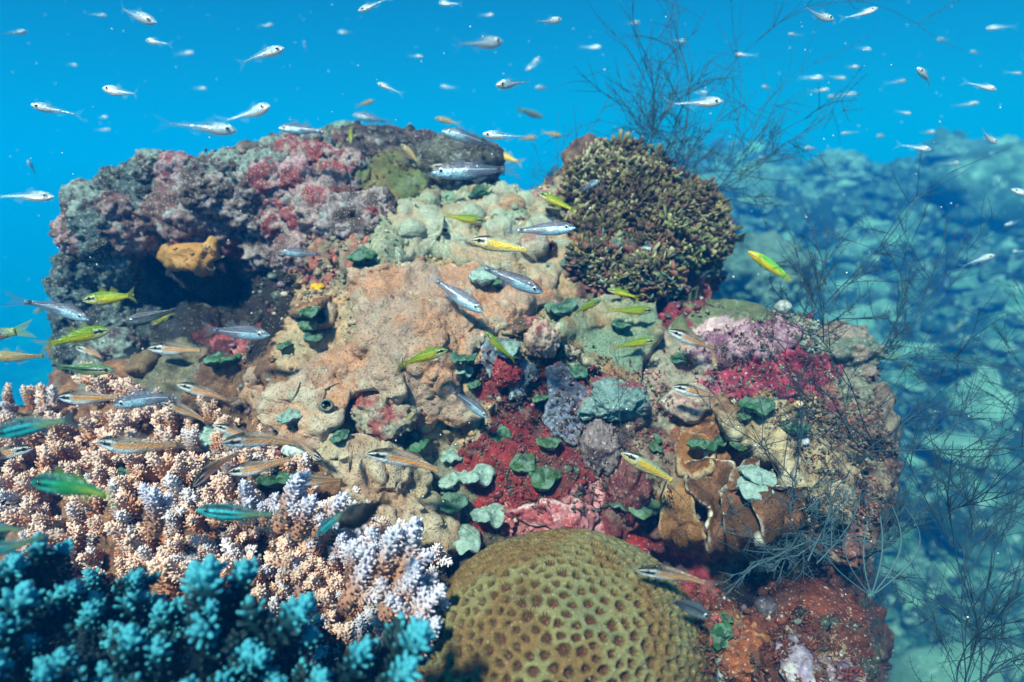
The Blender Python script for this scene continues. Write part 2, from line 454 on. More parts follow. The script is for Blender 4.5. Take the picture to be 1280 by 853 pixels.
# ------------------------------------------------------------------ sheets: encrusting and plating growths with a real thickness
def grid_hits(x0, x1, y0, y1, step, tol=0.12):
    xs = np.arange(x0, x1 + step, step); ys = np.arange(y0, y1 + step, step)
    X, Y = np.meshgrid(xs, ys)
    D = dsurf(X.ravel(), Y.ravel()).reshape(X.shape)
    ds = D.copy()
    for i in range(0, X.shape[0], 2):
        for j in range(0, X.shape[1], 2):
            h = hit(X[i, j], Y[i, j])
            v = D[i, j] if h is None or abs(h[2] - D[i, j]) > tol else h[2]
            ds[i:i + 2, j:j + 2] = v
    return xs, ys, X, Y, ds
def sheet(name, poly, mat, col, step=2.6, lift=0.008, thick=0.012, lumps=None, edge_round=0.012, edge_noise=5.0, rim=0.0, smooth_it=14, parent=None, seed=0, tilt=0.0, tol=0.1):
    poly = np.array(poly, float)
    x0, y0 = poly.min(0) - 8; x1, y1 = poly.max(0) + 8
    xs, ys, X, Y, D = grid_hits(x0, x1, y0, y1, step, tol)
    for _ in range(smooth_it):
        E = np.pad(D, 1, mode='edge')
        D = (E[:-2, 1:-1] + E[2:, 1:-1] + E[1:-1, :-2] + E[1:-1, 2:] + 2 * D) / 6
    sd = sdpoly(X.ravel(), Y.ravel(), poly)
    q = np.stack([X.ravel() / 22, Y.ravel() / 22, np.full(X.size, seed * 3.1)], 1)
    sd = (sd + edge_noise * fbm(q, 4, seed)).reshape(X.shape)
    if tilt:                                     # the plate stands off the rock more and more towards its lower edge
        ty = (Y - y0) / (y1 - y0); D = D - tilt * ty
    D = D - lift
    V = P(X, Y, D)
    du = np.gradient(V, axis=1); dv = np.gradient(V, axis=0)
    N = np.cross(dv, du); N /= np.linalg.norm(N, axis=2, keepdims=True) + 1e-12
    N[(N * V).sum(2) > 0] *= -1
    e = np.clip(sd, 0, None) * D / FPX
    roll = np.sqrt(np.clip(1 - (1 - np.clip(e / edge_round, 0, 1)) ** 2, 0, 1))
    P3 = V.reshape(-1, 3)
    lump = lumps(P3).reshape(X.shape) if lumps else 0
    off = lump * (0.3 + 0.7 * roll) + edge_round * 0.8 * (roll - 1) + rim * (1 - np.clip(e / 0.03, 0, 1)) ** 2
    T = V + N * off[..., None]
    ins = sd > -step * 0.3
    cell = ins[:-1, :-1] & ins[1:, :-1] & ins[:-1, 1:] & ins[1:, 1:]
    ny, nx = X.shape
    idx = np.arange(nx * ny).reshape(ny, nx)
    a = idx[:-1, :-1][cell]; b = idx[:-1, 1:][cell]; c = idx[1:, 1:][cell]; d = idx[1:, :-1][cell]
    top = np.stack([a, d, c, b], 1)
    B = V - N * thick
    B = B + N * (off * 0.5)[..., None]
    n = nx * ny
    bot = np.stack([a, b, c, d], 1) + n
    # sides
    E = np.concatenate([top[:, [0, 1]], top[:, [1, 2]], top[:, [2, 3]], top[:, [3, 0]]])
    key = set(map(tuple, E.tolist()))
    bd = np.array([x for x in key if (x[1], x[0]) not in key])
    side = np.stack([bd[:, 1], bd[:, 0], bd[:, 0] + n, bd[:, 1] + n], 1)
    F = np.concatenate([top, bot, side])
    VV = np.concatenate([T.reshape(-1, 3), B.reshape(-1, 3)])
    # relax the outline so that the rim runs smoothly
    nb = {}
    for u, w in bd.tolist():
        nb.setdefault(u, []).append(w); nb.setdefault(w, []).append(u)
    ks = np.array([k for k in nb if len(nb[k]) == 2]); n2 = np.array([nb[k] for k in ks])
    for _ in range(5):
        for off_ in (0, n):
            VV[ks + off_] = 0.5 * VV[ks + off_] + 0.25 * (VV[n2[:, 0] + off_] + VV[n2[:, 1] + off_])
    cc = col(T.reshape(-1, 3), e.ravel(), np.asarray(lump if np.ndim(lump) else np.zeros(X.shape)).ravel())
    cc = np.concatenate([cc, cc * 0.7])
    used = np.unique(F); mp = np.full(len(VV), -1); mp[used] = np.arange(len(used))
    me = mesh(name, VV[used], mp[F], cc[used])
    EXTRA.append(BVHTree.FromPolygons(VV.tolist(), F.tolist()))
    return new_obj(name, me, mat, parent)
EXTRA = []

def lump_fn(s1=28, a1=0.012, s2=75, a2=0.0055, s3=170, a3=0.0014, seed=0, broad=0.012):
    def f(p):
        w, _, c = worley(p * s1 + 0.35 * np.stack([vnoise(p * s1 * 1.3, 1), vnoise(p * s1 * 1.3, 2), vnoise(p * s1 * 1.3, 3)], 1), seed)
        w2, _, c2 = worley(p * s2, seed + 5)
        w3, _, c3 = worley(p * 95, seed + 15)
        m = smooth(-0.35, 0.5, fbm(p * 9, 2, seed + 8))
        return (broad * fbm(p * 7, 2, seed + 9) + a1 * np.sqrt(np.clip(1 - w * 1.25, 0, 1)) * c * 1.5 * (0.25 + m) + a2 * np.sqrt(np.clip(1 - w2 * 1.3, 0, 1)) * (0.2 + c2) * (0.3 + m) + a3 * fbm(p * s3, 2, seed + 7) + 0.0035 * fbm(p * 32, 3, seed + 4) + 0.0018 * fbm(p * 110, 3, seed + 14)
                - 0.004 * smooth(0.30, 0.12, w3) * (c3 > 0.8))
    return f
def crust_fn(seed=0, a1=0.006, s1=45, s2=110, a2=0.004, broad=0.006):
    def f(p):
        w, _, c = worley(p * s1, seed); w2, _, c2 = worley(p * s2, seed + 5); w3, _, c3 = worley(p * 230, seed + 6)
        return broad * fbm(p * 12, 2, seed + 9) + a1 * 1.6 * (0.6 - w) * (0.2 + c) + a2 * 1.5 * (0.6 - w2) * (0.1 + 1.3 * c2) + 0.0022 * (0.5 - w3) * c3 * 1.5 + 0.003 * fbm(p * 60, 3, seed + 4)
    return f
def two_tone(base, alt, rimc=None, seed=0, scale=22, lumpc=None, rimw=0.004, bias=0.0):
    base, alt = srgb(base), srgb(alt)
    def f(p, e, l):
        m = smooth(-0.25, 0.35, fbm(p * scale, 4, seed + 77) + bias)[:, None]
        c = base[None] * (1 - m) + alt[None] * m
        if lumpc is not None:
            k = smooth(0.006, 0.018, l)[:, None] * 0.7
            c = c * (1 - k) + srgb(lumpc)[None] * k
        if rimc is not None:
            k = (1 - smooth(rimw * 0.4, rimw, e))[:, None]
            c = c * (1 - k) + srgb(rimc)[None] * k
        return c
    return f

m_tan = reef_mat('lumpy_coral', None, vary=(0.72, 1.22), vscale=45, speck=(0.75, 0.74, 0.66), speck_amt=0.3, speck_scale=420, speck_lo=0.6, dark_amt=0.25, blotch=tuple(srgb('#8c9c88')), blotch_scale=26, blotch_lo=0.57, blotch_w=0.2, bump=1.0, bump_scale=240, bump_dist=0.003, rough=0.5, polyps=300)
m_plate = reef_mat('plate_coral', None, vary=(0.55, 1.3), vscale=60, speck=(0.7, 0.66, 0.6), speck_amt=0.3, speck_scale=300, speck_lo=0.63, dark_amt=0.35, bump=0.9, bump_scale=220, bump_dist=0.0025, rough=0.6, polyps=260)
m_crust = reef_mat('crust', None, vary=(0.4, 1.4), vscale=110, speck=(0.85, 0.8, 0.8), speck_amt=0.6, speck_scale=260, speck_lo=0.58, speck_w=0.14, dark_amt=0.85, bump=0.9, bump_scale=260, bump_dist=0.0025, rough=0.6)
TOPLUMP = '#c4b4a0'
def S(name, label, cat, *a, group=None, **k):
    o = sheet(name, *a, **k); tag(o, label, cat, group); return o

S('lumpy_coral', 'broad tan lumpy coral sheet draped over the middle of the reef head', 'coral',
  [(286,500),(292,470),(330,446),(350,415),(400,398),(395,355),(440,330),(500,323),(560,320),(620,334),(680,350),(706,375),(665,392),(632,404),(598,436),(580,468),(582,495),(606,522),(570,540),(520,527),(490,512),(474,492),(440,500),(425,532),(400,562),(368,556),(330,520),(300,515)],
  m_tan, two_tone('#b08268', '#a88c7c', '#c8baa4', seed=1, lumpc=TOPLUMP), step=1.9, lift=0.016, thick=0.02, lumps=lump_fn(seed=3, s1=38, a1=0.0095, s2=90, a2=0.006, broad=0.006), edge_round=0.010, edge_noise=10, tilt=0.008)
S('lumpy_coral', 'pale green-grey lumpy coral terrace above the tan sheet', 'coral',
  [(385,335),(402,300),(440,283),(470,258),(512,248),(560,240),(620,233),(668,246),(704,265),(722,290),(716,330),(700,362),(640,338),(590,326),(518,322),(450,328)],
  m_tan, two_tone('#9c9884', '#aa9078', '#a8b09c', seed=2, lumpc='#a0b0a0'), step=1.9, lift=0.014, thick=0.02, lumps=lump_fn(seed=13, a1=0.017, s1=30, s2=70, a2=0.007, broad=0.008), edge_round=0.012, edge_noise=9)
S('lumpy_coral', 'tan and mint lumpy coral shelf under the leafy clump', 'coral',
  [(690,402),(712,378),(760,372),(812,383),(832,402),(822,432),(806,462),(792,494),(765,486),(748,458),(722,440),(704,424)],
  m_tan, two_tone('#8c6c4c', '#6a806c', '#b8b09c', seed=3, lumpc='#98988000'[:7]), lift=0.02, thick=0.014, lumps=lump_fn(seed=23, a1=0.009, s1=36, a2=0.006), tilt=0.02, edge_noise=8, edge_round=0.012)
S('lumpy_coral', 'small tan knobbly coral above the white branch tips', 'coral',
  [(392,566),(410,540),(450,540),(500,552),(535,580),(546,616),(572,650),(592,690),(562,715),(530,722),(498,690),(460,650),(415,610)],
  m_tan, two_tone('#a88670', '#a09078', '#c0b8a0', seed=4, lumpc=TOPLUMP), lift=0.02, thick=0.02, lumps=lump_fn(seed=33, a1=0.014, s1=34, a2=0.007), edge_round=0.016)
S('plate_coral', 'brown shelf of plate coral with a yellow tuft beside the dark cave', 'coral',
  [(338,380),(350,355),(375,338),(415,328),(432,345),(420,372),(395,388),(368,402),(352,392)],
  m_plate, two_tone('#8a5a3c', '#7a5a44', '#a88a70', seed=5), lift=0.05, thick=0.008, lumps=lump_fn(seed=43, a1=0.002, broad=0.012), rim=0.006, edge_round=0.005, edge_noise=3, tilt=0.02)
S('orange_sponge', 'fat lobed orange sponge hanging over the dark cave', 'sponge',
  [(189,320),(203,303),(230,300),(256,304),(262,294),(274,297),(277,312),(283,324),(271,333),(277,348),(262,358),(246,352),(240,341),(222,342),(208,341)],
  m_tan, two_tone('#c08648', '#ac8850', '#d8a868', seed=6), lift=0.06, thick=0.02, lumps=lump_fn(seed=53, a1=0.005, s1=40, broad=0.003), edge_round=0.015, edge_noise=2, tol=0.6, smooth_it=40)
S('plate_coral', 'grey-brown plate coral jutting out behind the striped fish', 'coral',
  [(150,468),(163,446),(190,432),(228,436),(250,450),(242,468),(200,474)],
  m_plate, two_tone('#6a5c48', '#77604a', '#8c8a78', seed=7), lift=0.04, thick=0.01, lumps=lump_fn(seed=63, a1=0.002, broad=0.005), edge_round=0.007, edge_noise=3)
S('plate_coral', 'olive smooth lobe of coral below the dark top boulder', 'coral',
  [(440,215),(462,190),(500,188),(530,205),(540,230),(520,248),(480,262),(452,262),(440,245)],
  m_tan, two_tone('#6a6238', '#5c6a40', '#8a9270', seed=8), lift=0.03, thick=0.03, lumps=lump_fn(seed=73, a1=0.012, s1=25), edge_round=0.02)
# right-hand brown plates, one above another
S('plate_coral', 'lowest tan fan of plate coral beside the star coral', 'coral',
  [(822,642),(834,602),(850,588),(862,600),(872,640),(884,672),(897,692),(878,704),(850,692),(826,670)],
  m_plate, two_tone('#8c643c', '#7a5230', '#b49a78', seed=9), lift=0.03, thick=0.008, lumps=lump_fn(seed=83, a1=0.002, broad=0.012), rim=0.006, edge_round=0.005, edge_noise=3, tilt=0.02)
for lab_, pl_, lf_, sd_ in (('darkest brown fan of plate coral, innermost of three above the black cave', [(856,578),(884,560),(915,572),(930,610),(922,652),(908,694),(890,696),(880,655),(864,612)], .035, 1),
      ('chestnut fan of plate coral curling over its dark neighbour above the black cave', [(902,592),(938,572),(968,596),(966,642),(956,684),(932,708),(908,698),(914,650)], .055, 2),
      ('outermost brown fan of plate coral beside the feathery hydroid', [(946,606),(990,612),(1014,648),(996,686),(962,704),(940,694),(952,655)], .07, 3)):
    S('plate_coral', lab_, 'coral', pl_, m_plate, two_tone('#4c301c', '#6a4630', '#c8c0b0', seed=40 + sd_, rimw=0.0022, scale=35), lift=lf_, thick=0.006, lumps=lump_fn(seed=393 + sd_ * 10, a1=0.004, s1=45, a2=0.002, broad=0.007), rim=0.010, edge_round=0.004, edge_noise=9, tilt=0.03)
S('plate_coral', 'short brown plate coral under the thin green discs', 'coral',
  [(838,556),(858,540),(884,545),(898,562),(892,592),(868,600),(848,590)],
  m_plate, two_tone('#7c4c26', '#8a5c34', '#b8a080', seed=11), lift=0.03, thick=0.008, lumps=lump_fn(seed=103, a1=0.002, broad=0.012), rim=0.006, edge_round=0.005, edge_noise=4, tilt=0.02)
S('plate_coral', 'beige folded plate coral below the green disc pair', 'coral',
  [(893,500),(930,500),(968,520),(1010,535),(1055,556),(1088,596),(1060,640),(1012,652),(986,615),(940,575),(900,540)],
  m_plate, two_tone('#84684a', '#6a4a38', '#c8bca4', seed=12, scale=40, lumpc='#b8a888'), lift=0.025, thick=0.01, lumps=lump_fn(seed=113, a1=0.010, s1=26, broad=0.014), rim=0.006, edge_round=0.006, edge_noise=16, tilt=0.02)
S('encrusting_sponge', 'slate blue encrusting sponge under the yellow fish', 'sponge',
  [(596,432),(612,414),(640,424),(662,444),(670,470),(656,492),(640,497),(630,482),(644,466),(628,456),(612,472),(600,456)],
  m_crust, two_tone('#56606e', '#6a7888', '#8aa0a8', seed=14, scale=50), step=2.0, lift=0.016, thick=0.008, lumps=crust_fn(seed=123, a1=0.003, broad=0.004), edge_round=0.004, edge_noise=7)
S('encrusting_sponge', 'grey-violet encrusting sponge hanging down the red rock face', 'sponge',
  [(684,458),(700,452),(716,474),(738,500),(733,535),(718,557),(700,547),(682,522),(690,494)],
  m_crust, two_tone('#4c5266', '#66708a', '#8492a4', seed=15, scale=50), step=2.0, lift=0.016, thick=0.008, lumps=crust_fn(seed=133, a1=0.003, broad=0.004), edge_round=0.004, edge_noise=7)
S('coralline_crust', 'bubblegum pink coralline crust right behind the star coral', 'crust',
  [(628,642),(650,632),(700,627),(736,630),(752,650),(746,674),(722,664),(680,657),(640,657)],
  m_crust, two_tone('#a84c54', '#c07880', '#d0a8ac', seed=16, scale=70, lumpc='#d8b0b4'), step=2.0, lift=0.012, thick=0.01, lumps=crust_fn(seed=143, a1=0.008, s1=35), edge_round=0.008, edge_noise=7)
S('mound_coral', 'flat olive dome coral under the rocky spur', 'coral',
  [(846,385),(862,366),(900,358),(938,364),(968,382),(955,400),(920,410),(880,410),(856,402)],
  m_tan, two_tone('#5c6a4c', '#6e7050', '#7c8a70', seed=17, scale=60), lift=0.05, thick=0.04, lumps=lump_fn(seed=153, a1=0.001, s2=220, a2=0.003, broad=0.004), edge_round=0.05, edge_noise=2)
S('lobed_coral', 'frosted pink-white lobed coral above the magenta crust', 'coral',
  [(862,442),(880,410),(925,396),(980,392),(1012,410),(1002,438),(955,450),(905,462)],
  m_crust, two_tone('#a88494', '#7c4c68', '#b8a8a8', seed=18, scale=80, lumpc='#d8c8cc'), lift=0.03, thick=0.03, lumps=crust_fn(seed=163, s1=60, a1=0.008, s2=130, a2=0.004, broad=0.008), edge_round=0.02)
S('coralline_crust', 'magenta and crimson nodular crust on the upper ledge', 'crust',
  [(885,455),(930,446),(985,438),(1035,440),(1052,462),(1022,480),(985,492),(950,476),(905,490),(888,475)],
  m_crust, two_tone('#6c1632', '#a03450', '#9a4a6a', seed=19, scale=80, lumpc='#b06078'), lift=0.022, thick=0.02, lumps=crust_fn(seed=173, s1=55, a1=0.009, s2=130, a2=0.004, broad=0.006), edge_round=0.012, edge_noise=9)
S('coralline_crust', 'white and rose nodular crust beneath the darting fish', 'crust',
  [(826,500),(838,480),(870,470),(895,484),(892,508),(868,524),(842,520)],
  m_crust, two_tone('#b8a494', '#a88a84', '#c8c0b4', seed=20, scale=40), lift=0.025, thick=0.02, lumps=crust_fn(seed=183, s1=45, a1=0.010, s2=120, a2=0.004), edge_round=0.012)
S('coralline_crust', 'small rose nodular crust on the skyline beside the leafy clump', 'crust',
  [(655,262),(664,238),(690,228),(708,236),(710,258),(690,272)],
  m_crust, two_tone('#b06a7c', '#9a8a84', '#c0a8a8', seed=21, scale=60), lift=0.02, thick=0.02, lumps=crust_fn(seed=193, s1=50, a1=0.010), edge_round=0.012)
S('coralline_crust', 'lilac and white crust on the rust rock below the cave', 'crust',
  [(968,792),(985,780),(1003,800),(1012,825),(1020,860),(985,862),(962,840),(975,815)],
  m_crust, two_tone('#9a88a4', '#b8b0b4', '#c8c4c4', seed=22, scale=60), lift=0.012, thick=0.01, lumps=crust_fn(seed=203, s1=50, a1=0.006), edge_round=0.008, edge_noise=7)
S('rubble_sand', 'pale white sand pocket right of the star coral', 'sand', [(880,862),(890,826),(912,826),(930,848),(935,864)],
  m_crust, two_tone('#b8c0bc', '#98a8a4', seed=23), lift=0.012, thick=0.01, lumps=crust_fn(seed=213, s1=50, a1=0.005), edge_round=0.008)
S('coralline_crust', 'raspberry crust patch under the grey fish by the cave', 'crust',
  [(868,748),(890,732),(915,742),(925,765),(908,776),(885,770)],
  m_crust, two_tone('#9a2438', '#b04a58', '#b8606c', seed=24, scale=60), lift=0.015, thick=0.01, lumps=crust_fn(seed=223, s1=50, a1=0.006), edge_round=0.008, edge_noise=6)
S('coralline_crust', 'dull red knobbly crust inside the dark cave mouth', 'crust',
  [(222,412),(236,400),(262,396),(292,400),(318,408),(322,424),(300,432),(262,428),(236,426)],
  m_crust, two_tone('#8c2c38', '#a04a50', '#b86a6c', seed=25, scale=60), lift=0.03, thick=0.03, lumps=lump_fn(seed=233, s1=45, a1=0.010), edge_round=0.014, tol=0.6, smooth_it=30)

# ------------------------------------------------------------------ knobs: lumpy rounded lobes
def knob(seed, n=4, rough=1.0, crusty=False):
    V, F = ico(n)
    V = V.copy()
    f1, _, c = worley(V * 2.6 + seed, seed); g1, _, _ = worley(V * 8 + seed, seed + 3)
    r = 1 + rough * (0.22 * fbm(V * 1.2 + seed * 7.7, 3, seed) + 0.16 * (0.6 - f1) + 0.06 * (0.5 - g1) + 0.03 * fbm(V * 14, 2, seed + 5))
    if crusty:
        k1, _, kc = worley(V * 5.5 + seed, seed + 31); k2, _, kd = worley(V * 13 + seed, seed + 41)
        r = r + 0.30 * (0.5 - k1) * (0.2 + kc) + 0.12 * (0.5 - k2) * (0.2 + 1.3 * kd) + 0.10 * fbm(V * 3.5 + seed, 3, seed + 51)
    return V * r[:, None], F
def knob_mesh(name, seed, c1, c2, n=4, squash=(1, 1, 1), scale=1.0, rough=1.0, band=2.2, crusty=False):
    V, F = knob(seed, n, rough, crusty)
    c1, c2 = srgb(c1), srgb(c2)
    m = smooth(-0.3, 0.3, fbm(V * band + seed, 4, seed + 11))[:, None]
    return mesh(name, V * np.array(squash) * scale, F, c1[None] * (1 - m) + c2[None] * m)
m_knob = reef_mat('knob_coral', None, vary=(0.28, 1.55), vscale=90, speck=(0.70, 0.68, 0.62), speck_amt=0.75, speck_scale=300, speck_lo=0.58, dark_amt=0.7, blotch=tuple(srgb('#9ca8a8')), blotch_scale=40, blotch_lo=0.57, blotch_w=0.12, bump=1.0, bump_scale=230, bump_dist=0.004, rough=0.65)
KN = {}
kcols = [('#6c4c4c', '#a88c90'), ('#843c44', '#a88890'), ('#544240', '#a09094'), ('#8c3840', '#a08c8c'), ('#54464a', '#80908c'), ('#283034', '#506468')]
for ci, (a, b) in enumerate(kcols):
    for v in range(3):
        me = knob_mesh('lobe', ci * 10 + v + 1, a, b, n=5, scale=1.0, crusty=True)
        KN[ci, v] = me
def knob_at(px, py, rpx, ci, parent, name='lobe', push=0.1, asp=None, depth=None):
    h = hit(px, py)
    d = depth if depth is not None else (min(h[2], dsurf([px], [py])[0] + 0.12) if h else dsurf([px], [py])[0])
    r = rpx * 1.38 * d / FPX
    c = P(np.array(float(px)), np.array(float(py)), np.array(d + r * push))
    me = KN[ci, rnd.randint(3)].copy()
    o = new_obj(name, me, m_knob, None)
    if asp is None: asp = rnd.uniform(0.75, 1.0)
    V = np.empty(len(me.vertices) * 3, np.float32); me.vertices.foreach_get('co', V); V = V.reshape(-1, 3)
    R = np.array(Matrix.Rotation(rnd.uniform(0, 6.28), 3, Vector(rnd.normal(size=3)).normalized()))
    V = (V @ R.T) * np.array([r, r, r * asp])
    me.vertices.foreach_set('co', V.ravel().astype(np.float32)); me.update()
    o.location = c
    o.parent = parent
    return o
COLONIES = [
 ('knob_coral', 'maroon-grey knobbly coral colony at the far end of the skyline above open water', [(95,293,20,0),(113,262,24,4),(140,268,26,0),(122,285,22,5),(160,285,34,0),(100,310,16,4),(150,240,20,5),(180,252,30,5),(172,225,18,5),(192,208,19,4),(225,216,19,1),(205,232,18,1),(135,305,22,5),(78,292,9,0),(95,278,12,4)]),
 ('knob_coral', 'big round grey-brown knobs of coral over the orange sponge', [(243,270,36,0),(215,245,26,0),(205,290,22,5),(275,285,22,0),(300,298,26,1),(255,240,24,2),(282,232,22,2),(300,262,20,2),(322,242,24,2),(262,220,18,4),(290,212,18,4),(330,275,18,2),(240,308,20,1)]),
 ('knob_coral', 'speckled coral lump with frosted crown between the cave and the terrace', [(410,275,36,3),(438,285,28,2),(388,262,24,2),(400,250,20,4)]),
 ('knob_coral', 'pale pinkish knobs of coral leaning over the cave edge', [(345,305,26,2),(325,325,24,2),(312,340,18,2),(370,318,20,0),(352,282,18,3),(335,345,16,5)]),
 ('knob_coral', 'red-stained knobs of coral along the crest of the reef head', [(312,222,20,4),(335,212,22,4),(350,228,26,1),(372,205,24,3),(398,208,26,3),(380,235,26,1),(345,195,18,4),(372,186,16,4),(415,228,22,3),(440,236,20,2),(430,210,20,3),(360,256,22,3),(392,186,18,4),(420,188,16,4),(455,225,18,4),(405,240,18,4)]),
 ('knob_coral', 'pale rounded knobs of coral behind the olive lobe', [(470,262,20,2),(485,245,16,4),(460,278,18,3),(456,240,14,4)]),
 ('rubble_knobs', 'blackish blue knobs of dead coral beneath the overhang', [(105,335,22,5),(95,358,20,5),(140,330,24,5),(120,375,26,5),(160,362,26,5),(95,395,18,5),(138,405,26,5),(180,400,22,5),(110,440,24,5),(150,440,22,4),(195,345,22,5),(222,372,20,5),(85,425,14,5),(120,465,18,4)]),
]
for nm, lab, kn in COLONIES:
    r0 = empty(nm); tag(r0, lab, 'coral', 'knobbly corals')
    for x, y, r, c in kn:
        if r > 17: knob_at(x, y, r, c, r0)
# the dark boulder crowning the reef head
def boulder(name, label, px, py, rx, ry, d, c1, c2, seed, mat=None, cat='rock', rough=0.8, n=5, group=None, push=1.0):
    V, F = knob(seed, n, rough, mat is m_crust and rough > .5)
    if n <= 4 or rx < 20:
        h = hit(px, py, EXTRA) or hit(px, py + 14, EXTRA); d = (h[2] if h else d) - 0.006
    r = rx * d / FPX; V = V * np.array([r, min(r, ry * d / FPX * 1.6), ry * d / FPX])
    mt = smooth(-0.2, 0.3, fbm(V * 30 + seed, 4, seed + 11))[:, None]
    me = mesh(name, V, F, srgb(c1)[None] * (1 - mt) + srgb(c2)[None] * mt)
    o = new_obj(name, me, mat or m_knob)
    o.location = P(np.array(float(px)), np.array(float(py)), np.array(d + r * 0.5 * push))
    return tag(o, label, cat, group)
boulder('crusted_boulder', 'dark pitted boulder with a turquoise crest on the skyline', 570, 205, 62, 40, 1.12, '#2a2624', '#5a5a50', 61)
boulder('crusted_boulder', 'black-sided boulder with pale crest at the top of the reef head', 465, 183, 52, 26, 1.2, '#241c20', '#5c4c50', 62)
boulder('crusted_boulder', 'purple-black stub of rock standing between the two crowning boulders', 533, 190, 20, 26, 1.15, '#3a1c2a', '#4a3c44', 63)
boulder('crusted_boulder', 'teal-topped rock lump behind the red-stained knobs', 432, 165, 24, 14, 1.25, '#4a6a62', '#7a9a90', 64)
boulder('mound_coral', 'rounded pinkish knob of coral beside the silver fish tail', 668, 306, 18, 17, 0.9, '#a07c6c', '#b8a898', 65, m_tan, 'coral', 0.5)
boulder('mound_coral', 'pear-shaped tan knob of coral on the terrace skyline', 640, 258, 17, 15, 1.0, '#a88468', '#b49a80', 66, m_tan, 'coral', 0.4)
boulder('mound_coral', 'rounded pale knob of coral on the terrace beside the boulder foot', 535, 252, 16, 14, 1.0, '#a09078', '#98a890', 67, m_tan, 'coral', 0.4)
boulder('mound_coral', 'little mint-topped knob of coral at the boulder foot', 562, 250, 11, 10, 1.02, '#7c9a84', '#9ab09c', 68, m_tan, 'coral', 0.4)
boulder('mound_coral', 'tall cream knob of coral above the brown shelf', 478, 250, 13, 15, 0.98, '#b4a894', '#8a5c50', 69, m_tan, 'coral', 0.5)
boulder('crusted_boulder', 'frosted rose rubble lump in the bay of the tan sheet', 485, 515, 42, 32, 0.76, '#9a5450', '#9a9484', 70, m_crust, 'rock', 1.0)
boulder('crusted_boulder', 'dark lilac lump of rubble between the sponge and the discs', 600, 470, 14, 16, 0.78, '#3c1c24', '#5c2c38', 71, m_crust, 'rock')
boulder('crusted_boulder', 'crimson knob of rock ringed by the slate sponge', 632, 466, 20, 20, 0.79, '#7c1c26', '#8c2c34', 72, m_crust, 'rock')
boulder('crusted_boulder', 'crimson and cream nodule above the grey-violet sponge', 676, 425, 22, 24, 0.82, '#8c2a2c', '#b89a8c', 73, m_crust, 'rock')
boulder('crusted_boulder', 'mottled pink and brown rock under the pale plate lip', 648, 408, 30, 16, 0.84, '#4a3c2c', '#a86a68', 74, m_crust, 'rock')
boulder('crusted_boulder', 'crumbly teal and pink rubble hump beside the shelf', 770, 500, 40, 24, 0.79, '#6a8a8a', '#8a4a50', 75, m_crust, 'rock', 1.3)
boulder('crusted_boulder', 'grey knobbed rubble beside the crimson rock face', 752, 560, 26, 34, 0.76, '#4c3c42', '#807074', 76, m_crust, 'rock', 1.4)
boulder('crusted_boulder', 'crimson rubble between the pink crust and the tan fan', 785, 615, 22, 40, 0.74, '#5c1c28', '#7c4a48', 77, m_crust, 'rock', 1.4)
boulder('crusted_boulder', 'scarlet crusted lump at the mouth of the black cave', 795, 690, 20, 18, 0.74, '#8c1c22', '#4a1414', 78, m_crust, 'rock', 1.2)
boulder('crusted_boulder', 'rust orange boulder under the black cave', 1020, 765, 62, 34, 0.72, '#6a3222', '#54302a', 79, m_crust, 'rock', 0.8)
boulder('crusted_boulder', 'rust and olive boulder at the foot beside the star coral', 935, 815, 46, 34, 0.66, '#8a4a2a', '#a0744c', 80, m_crust, 'rock', 0.8)
boulder('crusted_boulder', 'deep red boulder beside the drop-off at the foot of the reef', 1055, 815, 34, 50, 0.68, '#54281e', '#40443a', 81, m_crust, 'rock', 0.9)
boulder('crusted_boulder', 'dull grey disc of coral set in the rust rock', 957, 758, 14, 13, 0.68, '#4c4652', '#5a5460', 82, m_crust, 'rock', 0.3)
boulder('mound_coral', 'small white honeycombed knob coral on the far ledge', 979, 384, 10, 9, 0.86, '#a4acac', '#c8cccc', 83, m_crust, 'coral', 0.3)
boulder('mound_coral', 'white dotted oval coral between the two striped fish', 370, 562, 17, 9, 0.66, '#c4dcdc', '#88a8ac', 84, m_crust, 'coral', 0.4)
boulder('mound_coral', 'white snail-like lump on the beige plate', 1006, 552, 6, 5, 0.72, '#d8d8e8', '#c8c8d8', 85, m_crust, 'coral', 0.3)
boulder('crusted_boulder', 'mottled beige rubble swelling at the edge of the drop-off', 1075, 585, 44, 60, 0.88, '#8a7a6a', '#6a4c48', 86, m_crust, 'rock', 1.3)
boulder('crusted_boulder', 'pale green-grey rubble shoulder above the hydroid tangle', 1050, 440, 44, 32, 0.93, '#5c6c62', '#8c7c74', 87, m_crust, 'rock', 1.3)
boulder('crusted_boulder', 'reddish rubble swelling behind the hydroid tangle', 1045, 505, 44, 34, 0.88, '#8a5a54', '#7c8070', 88, m_crust, 'rock', 1.4)
boulder('crusted_boulder', 'pinkish frayed rubble under the beige folds', 1010, 665, 60, 34, 0.80, '#7c5048', '#a08a7c', 89, m_crust, 'rock', 1.4)

